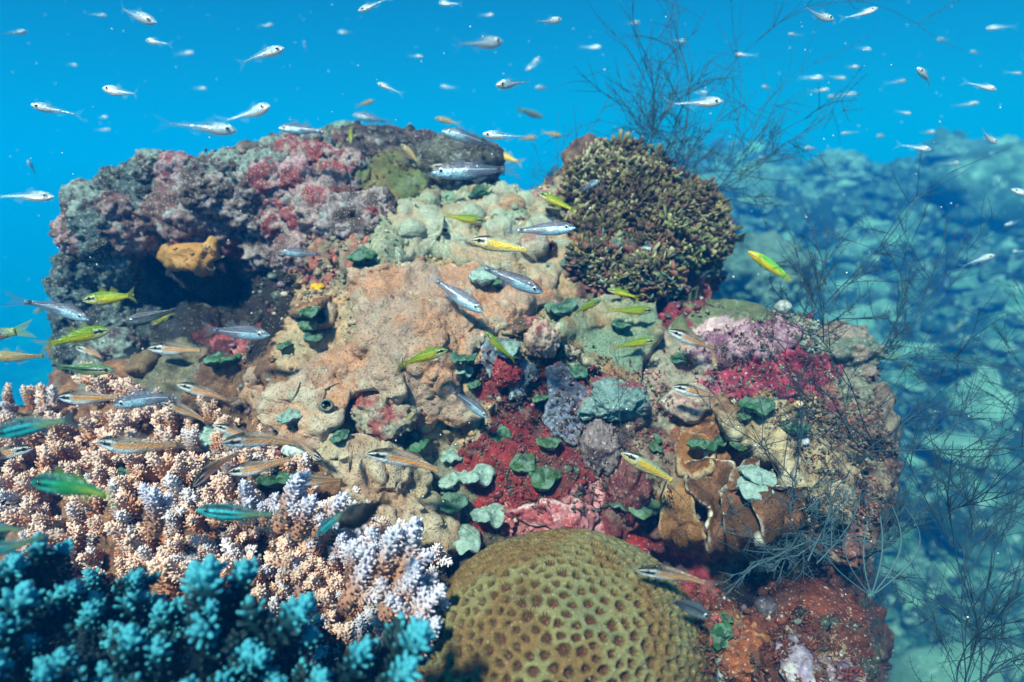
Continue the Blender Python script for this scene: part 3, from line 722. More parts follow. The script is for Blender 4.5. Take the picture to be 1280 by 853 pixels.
# ------------------------------------------------------------------ the star coral: a dome of pitted corallites
def build_star_coral():
    d0 = 0.56
    top = P(np.array(690.0), np.array(657.0), np.array(0.60)); 
    cx = 702; R = 0.146
    c = P(np.array(float(cx)), np.array(826.0), np.array(0.615))
    # dome grid: angle rings
    nr, na = 300, 760
    th = np.linspace(0.0, 1.9, nr); ph = np.linspace(0, 2 * np.pi, na, endpoint=False)
    T, A = np.meshgrid(th, ph, indexing='ij')
    up = np.array([-0.10, -0.35, 0.93]); up /= np.linalg.norm(up)
    ax = np.cross(np.array([0, 1.0, 0]), up); ax /= np.linalg.norm(ax); ay = np.cross(up, ax)
    dirs = np.sin(T)[..., None] * (np.cos(A)[..., None] * ax + np.sin(A)[..., None] * ay) + np.cos(T)[..., None] * up
    D = dirs.reshape(-1, 3)
    base = 1 + 0.05 * fbm(D * 1.4, 2, 8)
    scale = np.array([1.0, 0.86, 0.86]) * R
    # corallite centres spread over the dome by rejection
    rr = np.random.RandomState(11); pts = []
    cand = rr.normal(size=(20000, 3)); cand /= np.linalg.norm(cand, axis=1, keepdims=True)
    cand = cand[cand @ up > -0.35]
    acc = np.zeros((0, 3))
    for q in cand:
        s = 0.056 + 0.030 * rr.rand()
        if len(acc) == 0 or np.min(np.linalg.norm(acc - q, axis=1)) > s: acc = np.vstack([acc, q])
    from mathutils.kdtree import KDTree
    kd = KDTree(len(acc))
    for i, q in enumerate(acc): kd.insert(q, i)
    kd.balance()
    n = len(D); f1 = np.empty(n); f2 = np.empty(n); ids = np.empty(n, int)
    for i, q in enumerate(D):
        r = kd.find_n(q, 2); f1[i] = r[0][2]; f2[i] = r[1][2]; ids[i] = r[0][1]
    e = (f2 - f1) / (f1 + f2)                  # 0 on the walls between cups, 1 in a centre
    cen = acc[ids]; rel = D - cen
    tx = np.cross(cen, up + 0.01); tx /= np.linalg.norm(tx, axis=1, keepdims=True); ty = np.cross(cen, tx)
    ang = np.arctan2((rel * ty).sum(1), (rel * tx).sum(1))
    ns = 13 + (ids % 5)
    sz = 0.8 + 0.4 * h3(ids, ids * 3, ids * 7, 4)
    sept = 0.5 + 0.5 * np.cos(ang * ns * 1.0 + ids)
    edge = (0.33 - 0.06 * smooth(0.75, 0.2, D @ up)) / sz + 0.16 * (sept - 0.5) + 0.10 * vnoise(D * 50, 2)
    pit = smooth(edge - 0.10, edge + 0.22, e)
    h = 0.0032 * (1 - pit) - 0.0040 * pit + 0.0012 * sept * (1 - np.abs(2 * pit - 1)) * 1.6 + 0.0009 * fbm(D * 45, 3, 6) + 0.0012 * smooth(0.75, 1, e)
    V = c + D * scale * base[:, None] + D * h[:, None]
    wall = srgb('#807850'); wall2 = srgb('#785c34'); cup = srgb('#481810'); cup2 = srgb('#7c4a44'); green = srgb('#56705a')
    k = smooth(-0.2, 0.3, fbm(D * 3.5, 3, 33))[:, None]; g = smooth(-0.1, 0.4, fbm(D * 2.2 + 4, 3, 37))[:, None]
    W = wall * (1 - k) + wall2 * k; W = W * (1 - 0.3 * g) + green * 0.3 * g
    cen_c = cup * (0.75 + 0.5 * smooth(0.2, 0.9, sept)[:, None]) * (1 - smooth(0.72, 0.95, e)[:, None] * 0.6) + cup2 * smooth(0.72, 0.95, e)[:, None] * 0.6
    pc = smooth(edge - 0.03, edge + 0.10, e)[:, None]
    C = W * (1 - pc) + cen_c * pc
    tip = (smooth(0.25, 0.9, sept) * np.exp(-((e - edge) / 0.07) ** 2))[:, None] * 0.5
    C = C * (1 - tip) + srgb('#b0a868') * tip
    spoke = (smooth(0.35, 0.8, sept) * smooth(edge - 0.12, edge, e) * smooth(edge + 0.38, edge + 0.05, e))[:, None] * 0.45
    C = C * (1 - spoke) + srgb('#9a9058') * spoke
    fl = smooth(0.75, 0.15, D @ up + 0.12 * fbm(D * 4, 3, 71))[:, None]
    C = C * (1 - 0.6 * fl) + C * srgb('#b08868') * 1.1 * 0.6 * fl
    i = np.arange(nr - 1)[:, None]; j = np.arange(na)[None, :]
    a = (i * na + j).ravel(); b = (i * na + (j + 1) % na).ravel()
    F = np.stack([a, a + na, b + na, b], 1)
    me = mesh('star_coral', V, F, C)
    m = reef_mat('star_coral_mat', None, vary=(0.75, 1.25), vscale=120, speck=(0.8, 0.8, 0.6), speck_amt=0.35, speck_scale=500, speck_lo=0.6, dark_amt=0.3, bump=1.0, bump_scale=420, bump_dist=0.002, rough=0.6)
    o = new_obj('star_coral', me, m)
    tag(o, 'big olive-yellow star coral dome dotted with brown starry cups', 'coral')
    EXTRA.append(BVHTree.FromPolygons(V.tolist(), F.tolist()))
build_star_coral()

# ------------------------------------------------------------------ staghorn corals: branches set with little cups
def tube_nub(base, dirv, L, r, sides=7):
    dirv = dirv / np.linalg.norm(dirv)
    a = np.cross(dirv, [0.3, 0.2, 0.93]); a /= np.linalg.norm(a); b = np.cross(dirv, a)
    t = np.arange(sides) / sides * 2 * np.pi
    ring = np.cos(t)[:, None] * a + np.sin(t)[:, None] * b
    prof = [(0, 0.95), (0.55, 1.0), (0.85, 0.8), (1.0, 0.4)]
    V = np.concatenate([base + dirv * L * u + ring * r * w for u, w in prof] + [(base + dirv * L * 1.04)[None]])
    F = []
    for k in range(len(prof) - 1):
        for i in range(sides):
            j = (i + 1) % sides
            F += [(k * sides + i, k * sides + j, (k + 1) * sides + j), (k * sides + i, (k + 1) * sides + j, (k + 1) * sides + i)]
    tip = len(V) - 1; k = len(prof) - 1
    for i in range(sides):
        F.append((k * sides + i, k * sides + (i + 1) % sides, tip))
    return V, np.array(F)
def branch_mesh(seed, c_base, c_mid, c_tip, tip_from=0.72, side=2, nubf=1.0, sides=7, fat=1.0):
    """a branch of unit length along +Z, fat stem with spirals of cups and a few side branchlets"""
    rr = np.random.RandomState(seed)
    cb, cm, ct = srgb(c_base), srgb(c_mid), srgb(c_tip)
    parts = []
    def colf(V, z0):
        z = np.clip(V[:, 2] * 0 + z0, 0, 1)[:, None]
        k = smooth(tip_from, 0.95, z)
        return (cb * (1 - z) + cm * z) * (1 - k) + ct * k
    def one(o, d, L, r0, r1, z0, z1):
        d = d / np.linalg.norm(d); a = np.cross(d, [0.2, 0.9, 0.1]); a /= np.linalg.norm(a); b = np.cross(d, a)
        bend = rr.normal(size=2) * 0.10 * L
        n = 9; S = 9
        t = np.linspace(0, 1, n)
        cen = o + d * (t * L)[:, None] + (a * bend[0] + b * bend[1]) * (t ** 2)[:, None]
        rad = r0 + (r1 - r0) * t
        an = np.arange(S) / S * 2 * np.pi
        V = (cen[:, None] + rad[:, None, None] * (np.cos(an)[None, :, None] * a + np.sin(an)[None, :, None] * b)).reshape(-1, 3)
        V = np.vstack([V, cen[-1] + d * r1 * 0.7])
        F = []
        for k in range(n - 1):
            for i in range(S):
                j = (i + 1) % S
                F += [(k * S + i, k * S + j, (k + 1) * S + j), (k * S + i, (k + 1) * S + j, (k + 1) * S + i)]
        for i in range(S): F.append(((n - 1) * S + i, (n - 1) * S + (i + 1) % S, n * S))
        zz = np.concatenate([np.repeat(z0 + (z1 - z0) * t, S), [z1]])
        parts.append((V, np.array(F), colf(V, zz)))
        cnt = int(L / 0.0105 * nubf)
        for q in range(cnt):
            u = (q + 0.5) / cnt
            an_ = q * 2.399 + rr.uniform(-.3, .3)
            rd = math.cos(an_) * a + math.sin(an_) * b
            rr0 = r0 + (r1 - r0) * u
            base = o + d * u * L + (a * bend[0] + b * bend[1]) * u * u + rd * rr0 * 0.85
            nd = rd * 1.0 + d * rr.uniform(0.6, 1.3)
            Ln = (0.072 + 0.03 * rr.rand()) * (0.75 + 0.35 * (1 - abs(2 * u - 1))) * fat
            v, f = tube_nub(base, nd, Ln, 0.0175 * rr.uniform(0.85, 1.2) * fat, sides)
            z = z0 + (z1 - z0) * u
            lift = np.linspace(0, 0.16, len(v)) 
            parts.append((v, f, colf(v, np.clip(z + lift, 0, 1))))
        for q in range(5):                       # a crown of cups round the growing tip
            an_ = q / 5 * 6.28 + rr.rand()
            rd = math.cos(an_) * a + math.sin(an_) * b
            v, f = tube_nub(cen[-1] - d * 0.02, rd * 0.55 + d, 0.085 * fat, 0.026 * fat, sides)
            parts.append((v, f, colf(v, np.full(len(v), z1))))
        v, f = tube_nub(cen[-1] - d * 0.02, d, 0.11 * fat, 0.032 * fat, sides)
        parts.append((v, f, colf(v, np.full(len(v), 1.0 if z1 > .8 else z1))))
    one(np.zeros(3), np.array([0, 0, 1.0]), 0.9, 0.105 * fat, 0.055 * fat, 0, 1)
    for s in range(side):
        an = rr.uniform(0, 6.28); u = rr.uniform(0.25, 0.65)
        one(np.array([0, 0, 0.9 * u]), np.array([math.cos(an) * 0.9, math.sin(an) * 0.9, 0.9]), rr.uniform(0.28, 0.42), 0.06 * fat, 0.042 * fat, u, min(1, u + 0.45))
    V, F, C = merge(parts)
    return mesh('branch', V, F, C)
m_acro = reef_mat('branch_coral', None, vary=(0.75, 1.2), vscale=3.5, speck_amt=0.0, dark_amt=0.12, speck_scale=60, bump=0.35, bump_scale=70, bump_dist=0.006, rough=0.45, sss=0.0)
BR = {'peach': [branch_mesh(s, '#b07050', '#dca080', '#ecc8ba', side=1 + s % 2) for s in range(4)],
      'pale': [branch_mesh(20 + s, '#a0664a', '#c49480', '#e0d4dc', tip_from=0.45, side=2) for s in range(3)],
      'white': [branch_mesh(30 + s, '#b07c64', '#c8a094', '#ccc8dc', tip_from=0.45, side=2) for s in range(3)],
      'teal': [branch_mesh(40 + s, '#020a0e', '#062c34', '#3c9cb0', tip_from=0.86, side=1 + s % 2) for s in range(4)]}  # teal: lack of light painted in, near-black stems and brighter tips
def place_branch(parent, kind, base, d, L, roll):
    me = BR[kind][rnd.randint(len(BR[kind]))]
    o = bpy.data.objects.new('branch', me); COL.objects.link(o)
    if not me.materials: me.materials.append(m_acro)
    q = Vector(d).normalized().to_track_quat('Z', 'Y')
    o.rotation_mode = 'QUATERNION'; from mathutils import Quaternion
    o.rotation_quaternion = q @ Quaternion((0, 0, 1), roll)
    o.scale = (L, L, L); o.location = base; o.parent = parent
    return o
def thicket(label, poly, kind, step, L, n_max=100, jitter=0.24, lean=(0, 0, 0), dfun=None, seed=1, group='branching corals', stem=None, tips=None):
    rr = np.random.RandomState(seed)
    root = empty('branching_coral'); tag(root, label, 'coral', group)
    poly = np.array(poly, float); x0, y0 = poly.min(0); x1, y1 = poly.max(0)
    cnt = 0; row = 0; y = y0
    cand = []
    while y < y1:
        x = x0 + (step / 2 if row % 2 else 0)
        while x < x1:
            a = x + rr.uniform(-.35, .35) * step; b = y + rr.uniform(-.35, .35) * step
            if sdpoly([a], [b], poly)[0] > 0: cand.append((a, b))
            x += step
        y += step * 0.62; row += 1
    rr.shuffle(cand)
    for a, b in cand[:n_max]:
        if dfun: d = dfun(a, b)
        else:
            h = hit(a, b, EXTRA); d = h[2] if h else dsurf([a], [b])[0]
        p = P(np.array(a), np.array(b), np.array(float(d)))
        dirv = np.array([0, -0.35, 0.8]) + np.array(lean) + rr.normal(size=3) * jitter
        l = L * rr.uniform(0.75, 1.25)
        base = p - dirv / np.linalg.norm(dirv) * l * 0.2 + np.array([0, 0.01, 0])
        k = kind if isinstance(kind, str) else kind(a, b, rr)
        place_branch(root, k, base, dirv, l, rr.uniform(0, 6.28))
    return root
def kp(a, b, rr): return 'pale' if rr.rand() < 0.18 else 'peach'
def kw(a, b, rr): return 'white' if rr.rand() < 0.14 else ('pale' if rr.rand() < 0.45 else 'peach')
thicket('peach staghorn thicket along the reef edge against open water', [(-40,520),(40,500),(130,490),(210,500),(240,540),(200,600),(100,620),(-40,600)], kp, 27, 0.062, 100, seed=1)
thicket('peach staghorn thicket in the middle of the lower reef slope', [(60,610),(200,590),(300,610),(330,660),(300,720),(180,720),(50,700),(-30,660),(-40,600)], kp, 27, 0.062, 100, seed=2)
thicket('peach staghorn thicket under the swarm of striped fish', [(205,560),(260,530),(330,560),(370,590),(400,640),(380,700),(300,700),(250,640),(215,600)], kp, 24, 0.056, 100, seed=3)
thicket('peach and white staghorn thicket beside the star coral', [(370,650),(430,640),(500,670),(545,700),(550,760),(520,820),(430,853),(340,800),(330,720)], kw, 26, 0.058, 100, seed=4)
def hand(label, kind, items, seed=5, group='branching corals'):
    rr = np.random.RandomState(seed)
    root = empty('branching_coral'); tag(root, label, 'coral', group)
    for bx, by, tx, ty, d in items:      # base px, tip px, depth
        d0 = d + 0.03; a = P(np.array(float(bx)), np.array(float(by)), np.array(d0)); b = P(np.array(float(tx)), np.array(float(ty)), np.array(d))
        L = float(np.linalg.norm(b - a))
        place_branch(root, kind, a, b - a, L, rr.uniform(0, 6.28))
    return root
thicket('low peach staghorn thicket filling the hollow behind the near teal colony', [(30,680),(180,700),(300,700),(400,690),(460,740),(430,800),(300,780),(160,760),(30,740)], kp, 27, 0.060, 95, seed=21)
hand('bunch of white-tipped staghorn branches behind the black damselfish', 'white', [(350,660,378,592,.60),(372,670,392,612,.60),(395,665,428,618,.60),(330,650,344,618,.62),(192,668,196,606,.60),(300,650,322,598,.64),(430,680,436,660,.62)])
hand('bunch of white staghorn fingers beside the star coral', 'white', [(466,740,492,648,.56),(500,735,520,652,.56),(440,730,448,668,.57),(482,770,515,708,.54),(505,800,540,735,.53),(470,700,478,660,.56),(520,820,548,770,.52),(430,760,470,700,.56),(420,700,425,672,.58),(500,770,532,700,.54)], 6)
# the near colony, its unlit look painted in as teal branch colour
hand('staghorn colony coloured unlit teal with turquoise tips closest to the lens', 'teal',
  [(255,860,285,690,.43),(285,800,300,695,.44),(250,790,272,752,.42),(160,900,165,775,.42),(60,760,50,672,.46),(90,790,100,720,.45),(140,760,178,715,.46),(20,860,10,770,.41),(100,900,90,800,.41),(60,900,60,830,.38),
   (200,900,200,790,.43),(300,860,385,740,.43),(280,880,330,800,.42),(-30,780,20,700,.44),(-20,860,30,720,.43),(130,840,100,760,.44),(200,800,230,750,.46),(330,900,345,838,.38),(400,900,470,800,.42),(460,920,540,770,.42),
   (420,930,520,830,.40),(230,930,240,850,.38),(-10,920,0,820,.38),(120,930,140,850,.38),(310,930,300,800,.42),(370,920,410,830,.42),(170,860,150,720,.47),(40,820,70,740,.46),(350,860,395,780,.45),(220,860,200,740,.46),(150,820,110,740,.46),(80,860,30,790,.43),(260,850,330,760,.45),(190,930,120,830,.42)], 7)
thicket('staghorn undergrowth coloured unlit teal filling the near corner', [(-40,740),(60,720),(200,740),(330,780),(420,820),(460,870),(-40,900)], 'teal', 52, 0.07, 34, seed=8, dfun=lambda a, b: 0.56)

# ------------------------------------------------------------------ green discs of algae, dusted with sand
m_disc = reef_mat('green_disc', None, vary=(0.6, 1.3), vscale=3, speck=(0.5, 0.66, 0.6), speck_amt=0.8, speck_scale=30, speck_lo=0.57, speck_w=0.12, dark_amt=0.3, bump=0.9, bump_scale=9, bump_dist=0.003, rough=0.45)
m_dust = reef_mat('dusted_disc', None, vary=(0.7, 1.25), vscale=3, blotch=(0.42, 0.58, 0.54), blotch_scale=2.5, blotch_lo=0.42, blotch_w=0.2, speck=(0.50, 0.66, 0.62), speck_amt=1.0, speck_scale=28, speck_lo=0.46, speck_w=0.16, dark_amt=0.35, bump=1.0, bump_scale=9, bump_dist=0.004, rough=0.5)
def disc_mesh(seed, c1, c2):
    rr = np.random.RandomState(seed)
    nr, na = 18, 64
    V = []; 
    r = np.sin(np.linspace(0, np.pi / 2, nr))
    an = np.arange(na) / na * 2 * np.pi
    out = 1 + 0.10 * vnoise(np.stack([np.cos(an) * 2, np.sin(an) * 2, an * 0 + seed], 1), seed) + 0.12 * np.cos(2 * an + rr.rand() * 6) + 0.07 * np.cos(3 * an + rr.rand() * 6) + 0.035 * np.cos(7 * an + rr.rand() * 6)
    top = []; bot = []
    for q in r:
        z = 0.30 * np.sqrt(max(0, 1 - q ** 2))
        top.append(np.stack([q * out * np.cos(an), q * out * np.sin(an), np.full(na, z)], 1))
        bot.append(np.stack([q * out * np.cos(an) * .97, q * out * np.sin(an) * .97, np.full(na, z - 0.5 * np.sqrt(max(0, 1 - q ** 4)) )], 1))
    V = np.concatenate(top + bot)
    V[:, 2] += 0.28 * fbm(V * np.array([1.6, 1.6, 0]) + seed, 3, seed) + 0.05 * fbm(V * np.array([6, 6, 0]) + seed, 2, seed)
    F = []
    for half in (0, 1):
        o = half * nr * na
        for k in range(nr - 1):
            for i in range(na):
                j = (i + 1) % na
                q = (o + k * na + i, o + (k + 1) * na + i, o + (k + 1) * na + j, o + k * na + j)
                F.append(q if not half else q[::-1])
    for i in range(na):
        j = (i + 1) % na
        F.append(((nr - 1) * na + i, nr * na + (nr - 1) * na + i, nr * na + (nr - 1) * na + j, (nr - 1) * na + j))
    # short stalk
    c1, c2 = srgb(c1), srgb(c2)
    rad = np.hypot(V[:, 0], V[:, 1])
    k = smooth(0.75, 1.0, rad)[:, None]
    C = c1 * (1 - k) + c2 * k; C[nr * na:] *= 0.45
    sed = (smooth(-.35, .35, fbm(V[:nr * na] * 2.2 + seed, 4, seed + 3)))[:, None] * (0.35 if seed % 10 != 3 else 0.8)      # sand lying on the upper face
    C[:nr * na] = C[:nr * na] * (1 - sed) + srgb('#8fb0a4') * sed
    return mesh('blade', V, np.array(F), C)
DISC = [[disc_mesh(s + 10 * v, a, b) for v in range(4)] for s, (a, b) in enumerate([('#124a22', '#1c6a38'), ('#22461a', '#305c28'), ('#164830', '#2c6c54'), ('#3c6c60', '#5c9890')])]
DISCS = [ # px, py, half width px, aspect seen, kind, label
 (654,579,19,.65,1,'mossy green disc with pale freckles, upper of the pair on the crimson face'),
 (681,596,25,.55,1,'wide green disc with shadowed underside, lower of the pair on the crimson face'),
 (597,595,24,.62,3,'thick frosted disc touching the left edge of the crimson face'),
 (566,600,20,.6,3,'frosted teal disc tucked behind the thick frosted one'),
 (567,627,22,.75,2,'deep green drooping disc below the frosted pair'),
 (612,644,25,.45,3,'pale turquoise disc resting on the pink crust'),
 (582,673,27,.6,3,'large crusted mint disc touching the top left of the star coral'),
 (686,553,17,.6,1,'green saucer on the crimson face beneath the violet sponge'),
 (629,546,12,1.3,0,'folded upright green blade standing on the crimson face'),
 (677,498,12,.6,0,'bright green disc between the slate sponge and the violet sponge'),
 (567,570,15,.7,3,'bright turquoise disc at the lower lip of the tan sheet'),
 (521,556,18,.6,0,'dark green disc in the shade under the tan sheet rim'),
 (592,481,10,.7,0,'small green button disc just off the end of the tan sheet'),
 (578,448,18,.5,2,'sea green disc above the white one by the slate sponge'),
 (580,465,14,.45,3,'chalky white-green disc left of the slate sponge'),
 (635,436,20,.6,3,'pale blue-green disc behind the yellow fish on the slate sponge'),
 (722,463,16,.45,2,'flat green disc at the top of the violet sponge'),
 (746,515,22,.32,3,'thin mint plate disc over the rubble right of the violet sponge'),
 (763,561,16,.45,2,'green disc touching the snout of the yellow striped fish'),
 (776,406,15,.45,2,'moss green disc lying on the tan and mint shelf'),
 (848,449,14,.6,2,'green disc left of the frosted pink coral'),
 (946,508,22,.55,0,'glossy green disc under the magenta crust'),
 (930,520,11,.7,1,'lime button disc touching the glossy green one'),
 (990,533,19,.5,2,'green disc in the shade beneath the scarlet crust'),
 (877,556,18,.4,0,'long thin green disc over the short brown plate'),
 (898,553,12,.45,0,'narrow green disc end to end with the long thin one'),
 (923,558,11,.7,1,'olive button disc by the corner of the beige plate'),
 (804,632,24,.7,1,'round olive green disc over the crimson rubble by the tan fan'),
 (776,631,14,.6,2,'small teal disc left of the round olive one'),
 (946,594,22,.5,3,'white-dusted green disc on the dark brown plates'),
 (941,610,24,.4,3,'chalk-crusted disc directly beneath the white-dusted one'),
 (816,549,12,.5,0,'little green disc with white edge above the striped fish back'),
 (272,552,33,.35,3,'broad teal plate disc below the striped fish shoal'),
 (345,597,27,.45,0,'dark green disc behind the white staghorn tips'),
 (278,450,20,.5,0,'dark green disc at the foot of the cave'),
 (355,432,10,.7,0,'green button disc at the snout of the grey fish'),
 (388,390,14,.55,0,'dark green disc on the left shoulder of the tan sheet, uppermost of three'),
 (385,406,15,.6,1,'olive green disc on the left shoulder of the tan sheet, middle of three'),
 (392,421,15,.5,2,'sea green disc on the left shoulder of the tan sheet, lowest of three'),
 (452,318,18,.6,0,'dark green disc under the speckled coral lump'),
 (424,545,14,.8,2,'rough teal disc at the left of the rose rubble lump'),
 (364,520,18,.3,3,'pale flat disc on the lower tan sheet'),
 (155,592,22,.5,2,'small dark teal disc among the peach staghorn'),
 (900,795,16,1.2,0,'dark green oval blade in the shade below the cave'),
 (908,773,9,1.0,1,'small olive button disc on the raspberry patch'),
 (620,352,11,.5,0,'tiny green disc at the upper rim of the tan sheet'),
 (700,384,22,.4,2,'teal green disc at the tip of the tan sheet'),
 (605,345,22,.3,3,'turquoise plate disc above the silver fish on the tan sheet'),
 (120,270,12,.5,0,'lime green blade on the far skyline knobs'),
 (600,242,18,.45,0,'green disc in the shade at the foot of the crowning boulder'),
 (820,560,11,.6,1,'olive disc half hidden in rubble behind the striped fish'),
 (200,398,24,.5,0,'murky green disc under the overhang by the dark grey fish'),
]
def algae_disc(px, py, hw, asp, k, label):
    h = hit(px, py, EXTRA)
    d = h[2] if h else dsurf([px], [py])[0]
    r = hw * 0.92 * d / FPX
    d -= r * 0.6
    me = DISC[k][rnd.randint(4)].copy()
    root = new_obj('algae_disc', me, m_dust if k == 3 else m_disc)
    root.location = P(np.array(float(px)), np.array(float(py)), np.array(d))
    root.scale = (r, r, r)
    # tilt so that the disc is seen with the wanted aspect: tilted towards the camera from level
    view_el = math.atan2(-(ray(np.array(float(px)), np.array(float(py)))[2]), 1)      # looking down by this much
    t = math.asin(min(0.98, asp * 0.66)) - view_el if asp <= 1 else 1.2
    root.rotation_euler = (max(0.05, t), rnd.uniform(-.25, .25), rnd.uniform(0, 6.28))
    root.rotation_euler = (Matrix.Rotation(rnd.uniform(-.2, .2), 3, 'Y') @ Matrix.Rotation(max(0.05, t), 3, 'X') @ Matrix.Rotation(rnd.uniform(0, 6.28), 3, 'Z')).to_euler()
    tag(root, label, 'algae', 'green algae discs')
for d_ in DISCS: algae_disc(*d_)

# ------------------------------------------------------------------ leafy crusted clump on the shoulder: forked blades
def blade_set(n, poly, cols, size, seed, over=None, tolx=0.0, dpush=0.0, upb=0.5, name='leafy_clump', tipb=1.45):
    rr = np.random.RandomState(seed)
    poly = np.array(poly, float); x0, y0 = poly.min(0); x1, y1 = poly.max(0)
    parts = []
    C = [srgb(c) for c in cols]
    k = 0
    while k < n:
        a, b = rr.uniform(x0, x1), rr.uniform(y0, y1)
        if sdpoly([a], [b], poly)[0] < 0: continue
        h = hit(a, b, over)
        k += 1
        if h is None: continue
        p, nrm, d = h
        nz = fbm(np.array([p * 24]), 3, seed)[0]; nz2 = vnoise(np.array([p * 60]), seed + 3)[0]
        if nz2 < -0.35: continue
        if abs(d - dsurf([a], [b])[0]) > 0.25: continue
        nrm = nrm * 0.9 + np.array([0, -0.2, upb]) + rr.normal(size=3) * np.array([.6, .5, .28]); nrm /= np.linalg.norm(nrm)
        p = p - nrm * 0.004 + nrm * rr.uniform(0, dpush)
        side = np.cross(nrm, rr.normal(size=3)); side /= np.linalg.norm(side); th = np.cross(side, nrm)
        col = C[int(np.clip((nz * 0.7 + 0.5 + rr.normal() * 0.12) * len(C), 0, len(C) - 1))] * rr.uniform(0.55, 1.2)
        s = size * rr.uniform(0.6, 1.4)
        nf = rr.randint(2, 5)
        for q in range(nf):
            an = (q - (nf - 1) / 2) * 0.55 + rr.uniform(-.2, .2)
            dv = nrm * math.cos(an) + side * math.sin(an) + th * rr.uniform(-.35, .35)
            sd = np.cross(dv, th); sd /= np.linalg.norm(sd)
            L = s * rr.uniform(0.6, 1.1); w = s * 0.13
            tk = th * s * 0.05
            mid = p + dv * L * 0.55 + th * rr.uniform(-.15, .15) * s; tip = p + dv * L
            vs = np.array([p - sd * w * .7 - tk, p + sd * w * .7 - tk, p + sd * w * .7 + tk, p - sd * w * .7 + tk,
                           mid - sd * w - tk, mid + sd * w - tk, mid + sd * w + tk, mid - sd * w + tk,
                           tip - sd * w * 1.25 - tk * .6, tip + sd * w * 1.25 - tk * .6, tip + sd * w * 1.25 + tk * .6, tip - sd * w * 1.25 + tk * .6])
            f = []
            for lv in (0, 4):
                for e in range(4):
                    g = (e + 1) % 4
                    f.append((lv + e, lv + g, lv + 4 + g, lv + 4 + e))
            f.append((8, 9, 10, 11))
            cc = np.tile(col, (12, 1)); cc[8:] = np.clip(cc[8:] * tipb + 0.01, 0, 1)
            parts.append((vs, np.array(f), cc))
    V, F, Cc = merge(parts)
    return mesh(name, V, F, Cc, shade=False)
m_leaf = reef_mat('leafy', None, vary=(0.6, 1.35), vscale=150, speck=(0.7, 0.72, 0.6), speck_amt=0.4, speck_scale=500, speck_lo=0.62, dark_amt=0.3, bump=0.4, bump_scale=400, bump_dist=0.001, rough=0.6)
def leafy(label, poly, n, cols, size, seed, **k):
    tag(new_obj('leafy_clump', blade_set(n, poly, cols, size, seed, **k), m_leaf), label, 'algae', 'leafy algae clumps')
olive = ['#3c2a20', '#4a4426', '#2c2818', '#5c5634', '#4a3426', '#6c6440', '#7c7458', '#4c3028', '#3c4428', '#8a8468']
leafy('olive and rust leafy clump on the highest part of the right shoulder', [(706,290),(716,215),(735,196),(775,186),(818,205),(850,235),(850,270),(790,290),(720,300)], 2400, olive, 0.018, 1, dpush=0.022)
leafy('olive leafy clump with yellow fringes at the outer side of the right shoulder', [(790,290),(850,262),(862,230),(896,262),(905,300),(890,335),(850,335),(800,320)], 1400, olive + ['#5c6038'], 0.019, 2, dpush=0.024)
leafy('grey-green leafy clump hanging above the tan and mint shelf', [(715,300),(790,300),(850,335),(845,360),(800,368),(752,362),(720,340)], 1000, ['#4c4a30', '#7a7a5c', '#2c2c20', '#6a4038', '#3c5850', '#6a5c30', '#5c3430', '#8c8c74'], 0.021, 3, dpush=0.012)
leafy('sparse yellow-brown fringe at the rim above the brown shelf', [(255,280),(290,270),(300,285),(285,300),(262,300)], 60, ['#5c6a30', '#7c7c40'], 0.02, 4)
leafy('frayed beige and rust turf over the outer rubble edge', [(990,500),(1060,470),(1100,500),(1125,570),(1110,650),(1060,700),(1000,690),(1010,600)], 900, ['#5c4a44', '#6a4840', '#7a6a5c', '#4c4440', '#7a5048', '#5c6058'], 0.009, 5, dpush=0.004)
leafy('ashy turf over the pale shoulder of the drop-off', [(1000,400),(1060,410),(1100,470),(1060,500),(1010,470)], 420, ['#7a8880', '#5c6c64', '#8c948a', '#6a5a54'], 0.009, 6, dpush=0.005)

def turf(label, poly, n, cols, size, seed, **k):
    o = new_obj('algal_turf', blade_set(n, poly, cols, size, seed, name='algal_turf', tipb=1.2, over=EXTRA, **k), m_leaf); tag(o, label, 'turf', kind='stuff')
turf('short dark turf over the crimson face', [(600,440),(700,420),(840,470),(840,640),(780,640),(600,640)], 1900, ['#3c2c2a', '#4a1c20', '#5c4a40', '#34443c', '#6c5c54', '#7a3c40'], 0.006, 15, dpush=0.004)
turf('ragged turf over the rust rocks at the foot', [(860,740),(1075,740),(1075,860),(880,860)], 900, ['#4a2018', '#6a3424', '#3c3428', '#8a7060', '#5c2420'], 0.007, 16, dpush=0.004)
turf('pale tufts on the seaward ledge', [(840,430),(1000,380),(1100,470),(1110,640),(1000,690),(1000,600),(980,540),(870,480)], 2600, ['#5c4c48', '#6c4440', '#7c8478', '#342c2c', '#6a3c40', '#3c4c48', '#a09c8c', '#24282a'], 0.005, 17, dpush=0.006)
turf('sparse tufts among the far knobs', [(80,300),(180,210),(300,185),(560,170),(640,230),(520,260),(330,330),(100,440)], 700, ['#4c5c54', '#6c4440', '#8c9488', '#34403c'], 0.007, 18, dpush=0.02)

